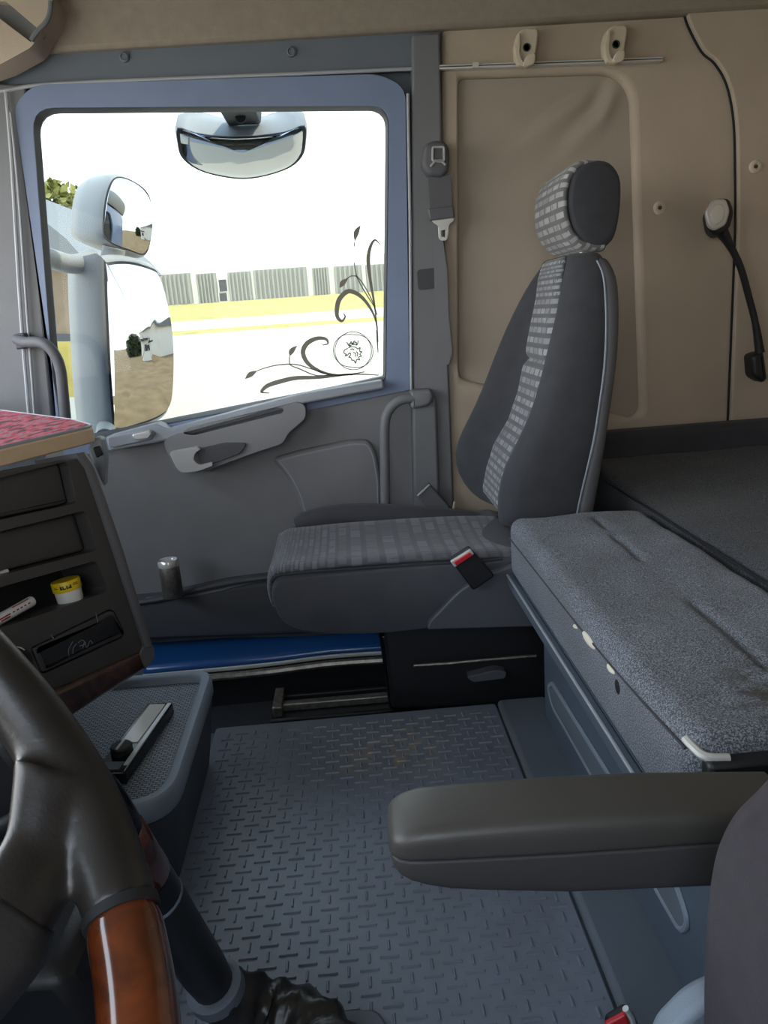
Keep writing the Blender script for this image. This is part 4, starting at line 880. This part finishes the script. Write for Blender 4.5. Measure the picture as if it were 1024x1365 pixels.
# overhead shelf end at the top left
oh = thing('overhead_console', 'beige overhead console end with a dark slot above the front pillar', 'console', (-0.698,2.000,1.601))
oo = rpoly([(-0.916,1.661),(-0.600,1.646),(-0.603,1.628),(-0.615,1.598),(-0.644,1.572),(-0.663,1.545),(-0.744,1.512),(-0.960,1.462)], [0, 0, .02, .03, .02, .02, .0, 0])
obj('shell', plate(oo, 2.03, 2.12, [rpoly([(-0.818,1.652),(-0.706,1.639),(-0.638,1.574),(-0.666,1.554),(-0.726,1.605),(-0.818,1.651)], .002)]), m_liner, oh, bev=.008, bseg=3)
obj('slot_back', plate(rpoly([(-0.818,1.652),(-0.706,1.639),(-0.638,1.574),(-0.666,1.554),(-0.726,1.605),(-0.818,1.651)], .002), 2.055, 2.065), m_pillar, oh)
obj('shell_rim', tube(spl([FY(*p, 2.027) for p in [(-0.605,1.633),(-0.612,1.609),(-0.624,1.591),(-0.646,1.574),(-0.663,1.556)]], 5), .006, 8), m_pillar, oh)

# grab handles
gh = thing('grab_handle', 'grey grab handle on the front pillar beside the dashboard tray', 'handle', (-0.775,2.050,0.800))
obj('bar', tube(spl([(-0.854,2.110,0.894), (-0.821,2.080,0.885), (-0.766,2.040,0.881), (-0.739,2.030,0.859), (-0.727,2.030,0.816), (-0.731,2.030,0.741), (-0.738,2.030,0.653)], 6), .014, 12), m_shell, gh)
obj('mount', plate(rpoly([(-0.856,0.908),(-0.828,0.909),(-0.832,0.869),(-0.859,0.867)], .008), 2.10, 2.14), m_shell, gh, bev=.004)
g2h = thing('grab_handle', 'pale grey grab handle on the door pillar behind the seat cushion', 'handle', (0.112,2.080,0.529))
obj('bar', tube(spl([(0.226,2.120,0.656), (0.185,2.100,0.663), (0.142,2.095,0.663), (0.110,2.095,0.641), (0.093,2.095,0.601), (0.085,2.095,0.486), (0.075,2.100,0.312)], 6), .0135, 12), m_pillar, g2h)
obj('mount', pad(rpoly([(0.167,0.686),(0.224,0.686),(0.231,0.667),(0.218,0.642),(0.166,0.635)], .012), 2.085, 2.13, .01), m_pillar, g2h)

# seat belt on the pillar
sb_ = thing('seat_belt', 'grey passenger seat belt with bright tongue hanging on the door pillar', 'seat belt', (0.273,2.100,1.103))
obj('guide', pad(rpoly([(0.240,1.296),(0.263,1.305),(0.293,1.302),(0.304,1.282),(0.300,1.233),(0.282,1.217),(0.244,1.223),(0.230,1.252)], .012), 2.09, 2.13, .012), m_shell, sb_)
obj('guide_ring', tube([FY(*p, 2.086) for p in rpoly([(0.260,1.287),(0.288,1.286),(0.287,1.254),(0.258,1.256)], .004)], .003, 6, closed=True), m_lever, sb_)
obj('guide_clip', tube([FY(*p, 2.086) for p in [(0.252,1.243),(0.264,1.254),(0.281,1.253),(0.290,1.244)]], .003, 6), m_lever, sb_)
obj('webbing', plate([(0.247,1.225),(0.305,1.221),(0.304,1.120),(0.248,1.124)], 2.105, 2.108), m_shell, sb_)
obj('webbing', plate([(0.254,1.073),(0.278,1.071),(0.286,0.992),(0.284,0.877),(0.290,0.777),(0.278,0.746),(0.253,0.744),(0.242,0.765),(0.248,0.879)], 2.115, 2.118), m_pillar, sb_)
obj('tongue_grip', plate(rpoly([(0.241,1.144),(0.305,1.147),(0.308,1.118),(0.244,1.115)], .004), 2.088, 2.108), m_shell, sb_, bev=.003)
obj('tongue', plate(rpoly([(0.249,1.119),(0.307,1.121),(0.307,1.112),(0.293,1.102),(0.289,1.071),(0.283,1.064),(0.271,1.065),(0.266,1.071),(0.265,1.102),(0.252,1.110)], .004), 2.096, 2.100, [rpoly([(0.272,1.090),(0.284,1.091),(0.283,1.073),(0.272,1.074)], .002)]), m_steel, sb_, bev=.001, label='bright steel tongue')
bb_ = thing('pillar_buckle', 'grey plastic belt anchor block low on the door pillar', 'buckle', (0.210,2.050,0.384))
obj('block', plate(rpoly([(0.165,0.400),(0.202,0.433),(0.255,0.363),(0.222,0.331)], .006), 2.05, 2.08), m_shell, bb_, bev=.005)
obj('block_edge', tube([FY(*p, 2.047) for p in [(0.167,0.403),(0.202,0.432)]], .003, 6), m_lever, bb_)
obj('wire', tube(spl([(0.270,2.060,0.376), (0.266,2.060,0.351), (0.279,2.050,0.331), (0.300,2.050,0.342)], 4), .003, 6), m_hook, bb_)

# ================================================================== MIRRORS OUTSIDE
mm = thing('side_mirror', 'pale grey wing mirror with large and small glasses outside the passenger window', 'mirror', (-.75, 2.5, .6))
def P3(pts): return [Vector(p) for p in pts]
def mirror(gl_, n, depth, spread, radius):
    n = Vector(n); c = sum(gl_, Vector()) / len(gl_); g2 = spl(gl_, 4, True)
    big = lambda k, d: [c + (p - c) * k - n * d for p in g2]
    hb = loft([big(1.035, -.004), big(1.08, .002), big(1.12, .02), big(1.10 * spread, depth * .55), big(.95 * spread, depth * .88), big(.6 * spread, depth)])
    obj('housing', hb, m_mirrorcase, mm, ang=50)
    obj('mirror_seal', loft([big(1.035, -.0045), big(1.035, -.006), big(1.0, -.007), big(.99, -.004)]), m_seal, mm)
    rm = max((p - c).length for p in g2); R_ = radius
    rings = [big(1.0, .01)]
    for k in (1, .93, .85, .75, .65, .55, .45, .35, .25, .15, .07, .01):
        rings.append([c + (p - c) * k + n * (.004 + (rm ** 2 - (k * (p - c).length) ** 2) / (2 * R_)) for p in g2])
    obj('mirror_glass', loft(rings), m_mirror, mm, ang=60)
mirror(P3([(-0.687,2.407,1.067),(-0.679,2.419,1.084),(-0.637,2.486,1.088),(-0.590,2.562,1.071),(-0.577,2.583,1.051),(-0.572,2.592,0.981),(-0.573,2.589,0.864),(-0.587,2.567,0.698),(-0.599,2.547,0.645),(-0.628,2.501,0.623),(-0.680,2.418,0.612),(-0.713,2.365,0.611),(-0.717,2.359,0.637),(-0.707,2.375,0.814)]), (.85, -.53, 0), .19, 1.0, 1.3)
mirror(P3([(-0.692,2.492,1.223),(-0.679,2.512,1.288),(-0.663,2.534,1.330),(-0.645,2.559,1.345),(-0.617,2.595,1.337),(-0.590,2.630,1.314),(-0.581,2.641,1.277),(-0.586,2.632,1.214),(-0.597,2.615,1.156),(-0.613,2.593,1.126),(-0.643,2.554,1.136),(-0.678,2.507,1.153),(-0.695,2.485,1.175)]), Vector((.82, -.55, -.10)).normalized(), .17, 1.0, .42)
obj('mirror_arm', tube(spl([(-0.817,2.260,1.116), (-0.804,2.360,1.103), (-0.778,2.440,1.096), (-0.739,2.500,1.113)], 6), [.028] * 18 + [.03], 14), m_mirrorcase, mm)
obj('mirror_stem', tube(spl([(-0.679,2.520,1.143), (-0.689,2.520,1.111), (-0.693,2.500,1.072)], 4), .035, 12), m_mirrorcase, mm)
obj('lower_mount', tube(spl([(-0.713,2.250,0.597), (-0.737,2.350,0.606), (-0.783,2.500,0.623)], 4), .03, 12), m_mirrorcase, mm)
km = thing('kerb_mirror', 'wide kerb mirror hanging outside above the passenger window', 'mirror', (-0.253,2.420,1.394))
kg = P3([(-0.406,2.344,1.426),(-0.363,2.357,1.415),(-0.307,2.367,1.406),(-0.246,2.372,1.401),(-0.182,2.372,1.402),(-0.118,2.367,1.406),(-0.067,2.357,1.415),(-0.070,2.398,1.379),(-0.083,2.430,1.352),(-0.121,2.455,1.330),(-0.191,2.472,1.315),(-0.258,2.476,1.311),(-0.322,2.467,1.320),(-0.382,2.445,1.338),(-0.416,2.415,1.365),(-0.417,2.383,1.392)])
kn_ = Vector((0, -.655, -.756)).normalized(); kc = sum(kg, Vector()) / len(kg); kg2 = spl(kg, 3, True)
kb = lambda k, d, lift=0: [kc + (p - kc) * k - kn_ * d for p in kg2]
obj('housing', loft([kb(1.03, -.004), kb(1.05, .01), kb(1.03, .05), kb(.85, .085), kb(.5, .10)]), m_mirrorcase, km, ang=50)
obj('mirror_seal', loft([kb(1.02, -.0045), kb(1.02, -.007), kb(.99, -.008)]), m_seal, km)
kdome = []
for k, d in ((.99, -.006), (.97, -.008), (.8, -.012), (.5, -.016), (.2, -.0178), (.02, -.018)): kdome.append(kb(k, d))
obj('mirror_glass', loft(kdome), m_mirror, km, ang=80)
obj('mount', plate([(-0.279,1.472),(-0.179,1.466),(-0.187,1.433),(-0.279,1.434)], 2.23, 2.40), m_seal, km, bev=.006)
obj('mount_screw', lathe([(.014, 0), (.014, .006), (.004, .008)], (-0.231,2.300,1.430), 16, Vector((0, -1, 0))), m_seal, km)

# ================================================================== OUTSIDE
prof = [(2.4, -1.60), (10, -1.28), (18, -.62), (29.5, .54)]
def strip(name, prof, x0, x1, m_, kind='structure', nx=1):
    bm = bmesh.new(); return obj(name, loft([[(x0, y, z), (x1, y, z), (x1, y, z - .3), (x0, y, z - .3)] for y, z in prof], bm=bm), m_, kind=kind)
strip('ground', [(-30, -1.62)] + [(-3, -1.62)] + prof, -40, 2.2, m_ground)
strip('dirt_ground', [(-30, -1.62)] + [(-3, -1.62)] + prof, 2.2, 90, m_dirt)
strip('path', [(29.5, .54), (31, .68)], -60, 90, m_grass)
strip('road', [(31, .68), (36, 1.05)], -60, 90, m_ground)
strip('field', [(36, 1.05), (58, 2.30), (62, 2.34)], -60, 90, m_grass)
strip('terrain', [(62, 2.34), (140, 2.4)], -90, 120, m_ground)
wh = thing('warehouse', 'long white warehouse with grey ribbed panels across the yard', 'building', (0, 60, 2.3))
obj('wall', box(-22, 40, 60.2, 70, 2.2, 5.0), m_facadewhite, wh)
def rib_panel(x0, x1, z0, z1, n):
    b = bmesh.new(); q = []
    for i in range(n):
        a = x0 + (x1 - x0) * i / n; c = (x1 - x0) / n; q += [(a, 60.18), (a + c * .15, 60.05), (a + c * .5, 60.05), (a + c * .65, 60.18)]
    q += [(x1, 60.18), (x1, 60.21), (x0, 60.21)]
    return plate(q, z0, z1, f=FZ, bm=b)
def pan(a, b, c): return (a[0], b[0], a[1], c)
for (l, r, zt) in ([(-13.228,2.461),(-10.957,2.414),(-12.930,4.580)], [(-10.572,2.387),(-9.074,2.339),(-10.304,4.459)], [(-8.237,2.337),(-6.513,2.273),(-7.991,4.411)], [(-6.346,2.262),(-2.369,2.209),(-6.105,4.446)], [(-1.978,2.182),(-0.742,2.153),(-1.782,4.320)], [(-0.350,2.126),(1.736,2.093),(-0.164,4.320)], [(2.017,2.074),(4.848,2.046),(2.181,4.273)], [(-16.912,2.605),(-13.612,2.487),(-16.589,4.664)]):
    obj('ribbed_panel', rib_panel(l[0], r[0], l[1] - .05, zt[1], max(6, int((r[0] - l[0]) / .32))), m_facade, wh)
for a, b in ([(-8.933,3.942),(-8.369,3.101)], [(-8.995,2.982),(-8.452,2.405)]):
    f_ = obj('window_frame', plate([(a[0] - .08, b[1] - .08), (b[0] + .08, b[1] - .08), (b[0] + .08, a[1] + .08), (a[0] - .08, a[1] + .08)], 60.1, 60.2), m_facadewhite, wh)
    obj('window_pane', plate([(a[0], b[1]), (b[0], b[1]), (b[0], a[1]), (a[0], a[1])], 60.08, 60.11), m_pane, f_)
sh = thing('shed', 'beige shed with grey sloping roof left of the wing mirror', 'building', (-5.5, 13, -.9))
s0 = [(-4.180,2.027),(-4.388,0.802),(-5.287,0.865),(-5.059,2.085)]
obj('wall', plate(s0, 13, 18), m_shedwall, sh)
obj('roof', plate([(-3.933,1.998),(-4.129,1.933),(-4.995,1.990),(-4.790,3.085),(-4.527,2.672),(-4.157,2.311)], 12.8, 18.2), m_shedroof, sh)
obj('base_band', plate([(-4.345,0.883),(-4.365,0.766),(-5.274,0.830),(-5.252,0.946)], 12.95, 13.2), m_pane, sh)
obj('plinth', plate([(-4.348,0.766),(-4.499,-0.124),(-5.420,-0.056),(-5.253,0.830)], 12.95, 13.4), m_grass, sh)
def leafy(name, label, c, R, n, mt, trunk, size=.1):
    t = thing(name, label, 'tree', c - Vector((0, 0, trunk))); b = bmesh.new(); rnd = random.Random(int(c.x * 10))
    for _ in range(n):
        d = Vector((rnd.gauss(0, 1), rnd.gauss(0, 1), rnd.gauss(0, 1))).normalized() * (rnd.random() ** .4); p = c + Vector((d.x * R.x, d.y * R.y, d.z * R.z)); a, e = Vector((rnd.gauss(0, 1), rnd.gauss(0, 1), rnd.gauss(0, 1))).normalized(), Vector((rnd.gauss(0, 1), rnd.gauss(0, 1), rnd.gauss(0, 1)))
        e = (e - a * e.dot(a)).normalized(); s = size * (.6 + .8 * rnd.random())
        b.faces.new([b.verts.new(p + q_) for q_ in (a * s, e * s * .5, -a * s, -e * s * .5)])
    obj('foliage', b, mt, t, kind='stuff', ang=10)
    obj('trunk', tube([c - Vector((0, 0, trunk)), c - Vector((0, 0, trunk * .4)), c], [.18, .14, .05], 8), m_bark, t)
leafy('tree', 'yellow green tree rising behind the shed roof', Vector((-6.786,20.000,3.685)), Vector((1.0, 1.0, .8)), 1500, m_leaf, 4.0, .13)
# what the wing mirrors look back at
bt = thing('gate_booth', 'small white booth with a flat roof back along the yard, in the mirror', 'booth', (24, 7.6, -1.6))
obj('wall', box(23, 25, 6.8, 8.4, -1.6, .9), m_facadewhite, bt); obj('roof', box(22.7, 25.3, 6.5, 8.7, .9, 1.15), m_pane, bt); obj('window', box(22.95, 23.0, 7.1, 8.1, -.3, .5), m_pane, bt)
leafy('tree', 'dark green tree behind the booth in the wing mirror', Vector((34, 6.5, .1)), Vector((2.2, 2.2, 2.2)), 2600, m_leafdark, 2.0, .25)
ws = thing('white_hall', 'plain white hall beside the booth in the wing mirror', 'building', (34, 15, -1.6))
obj('wall', box(24, 46, 10.5, 20, -1.6, 2.6), m_facadewhite, ws); obj('roof', plate([(10.1, 2.6), (20.4, 2.6), (15.2, 3.9)], 23.7, 46.3, f=FX), m_shedroof, ws)
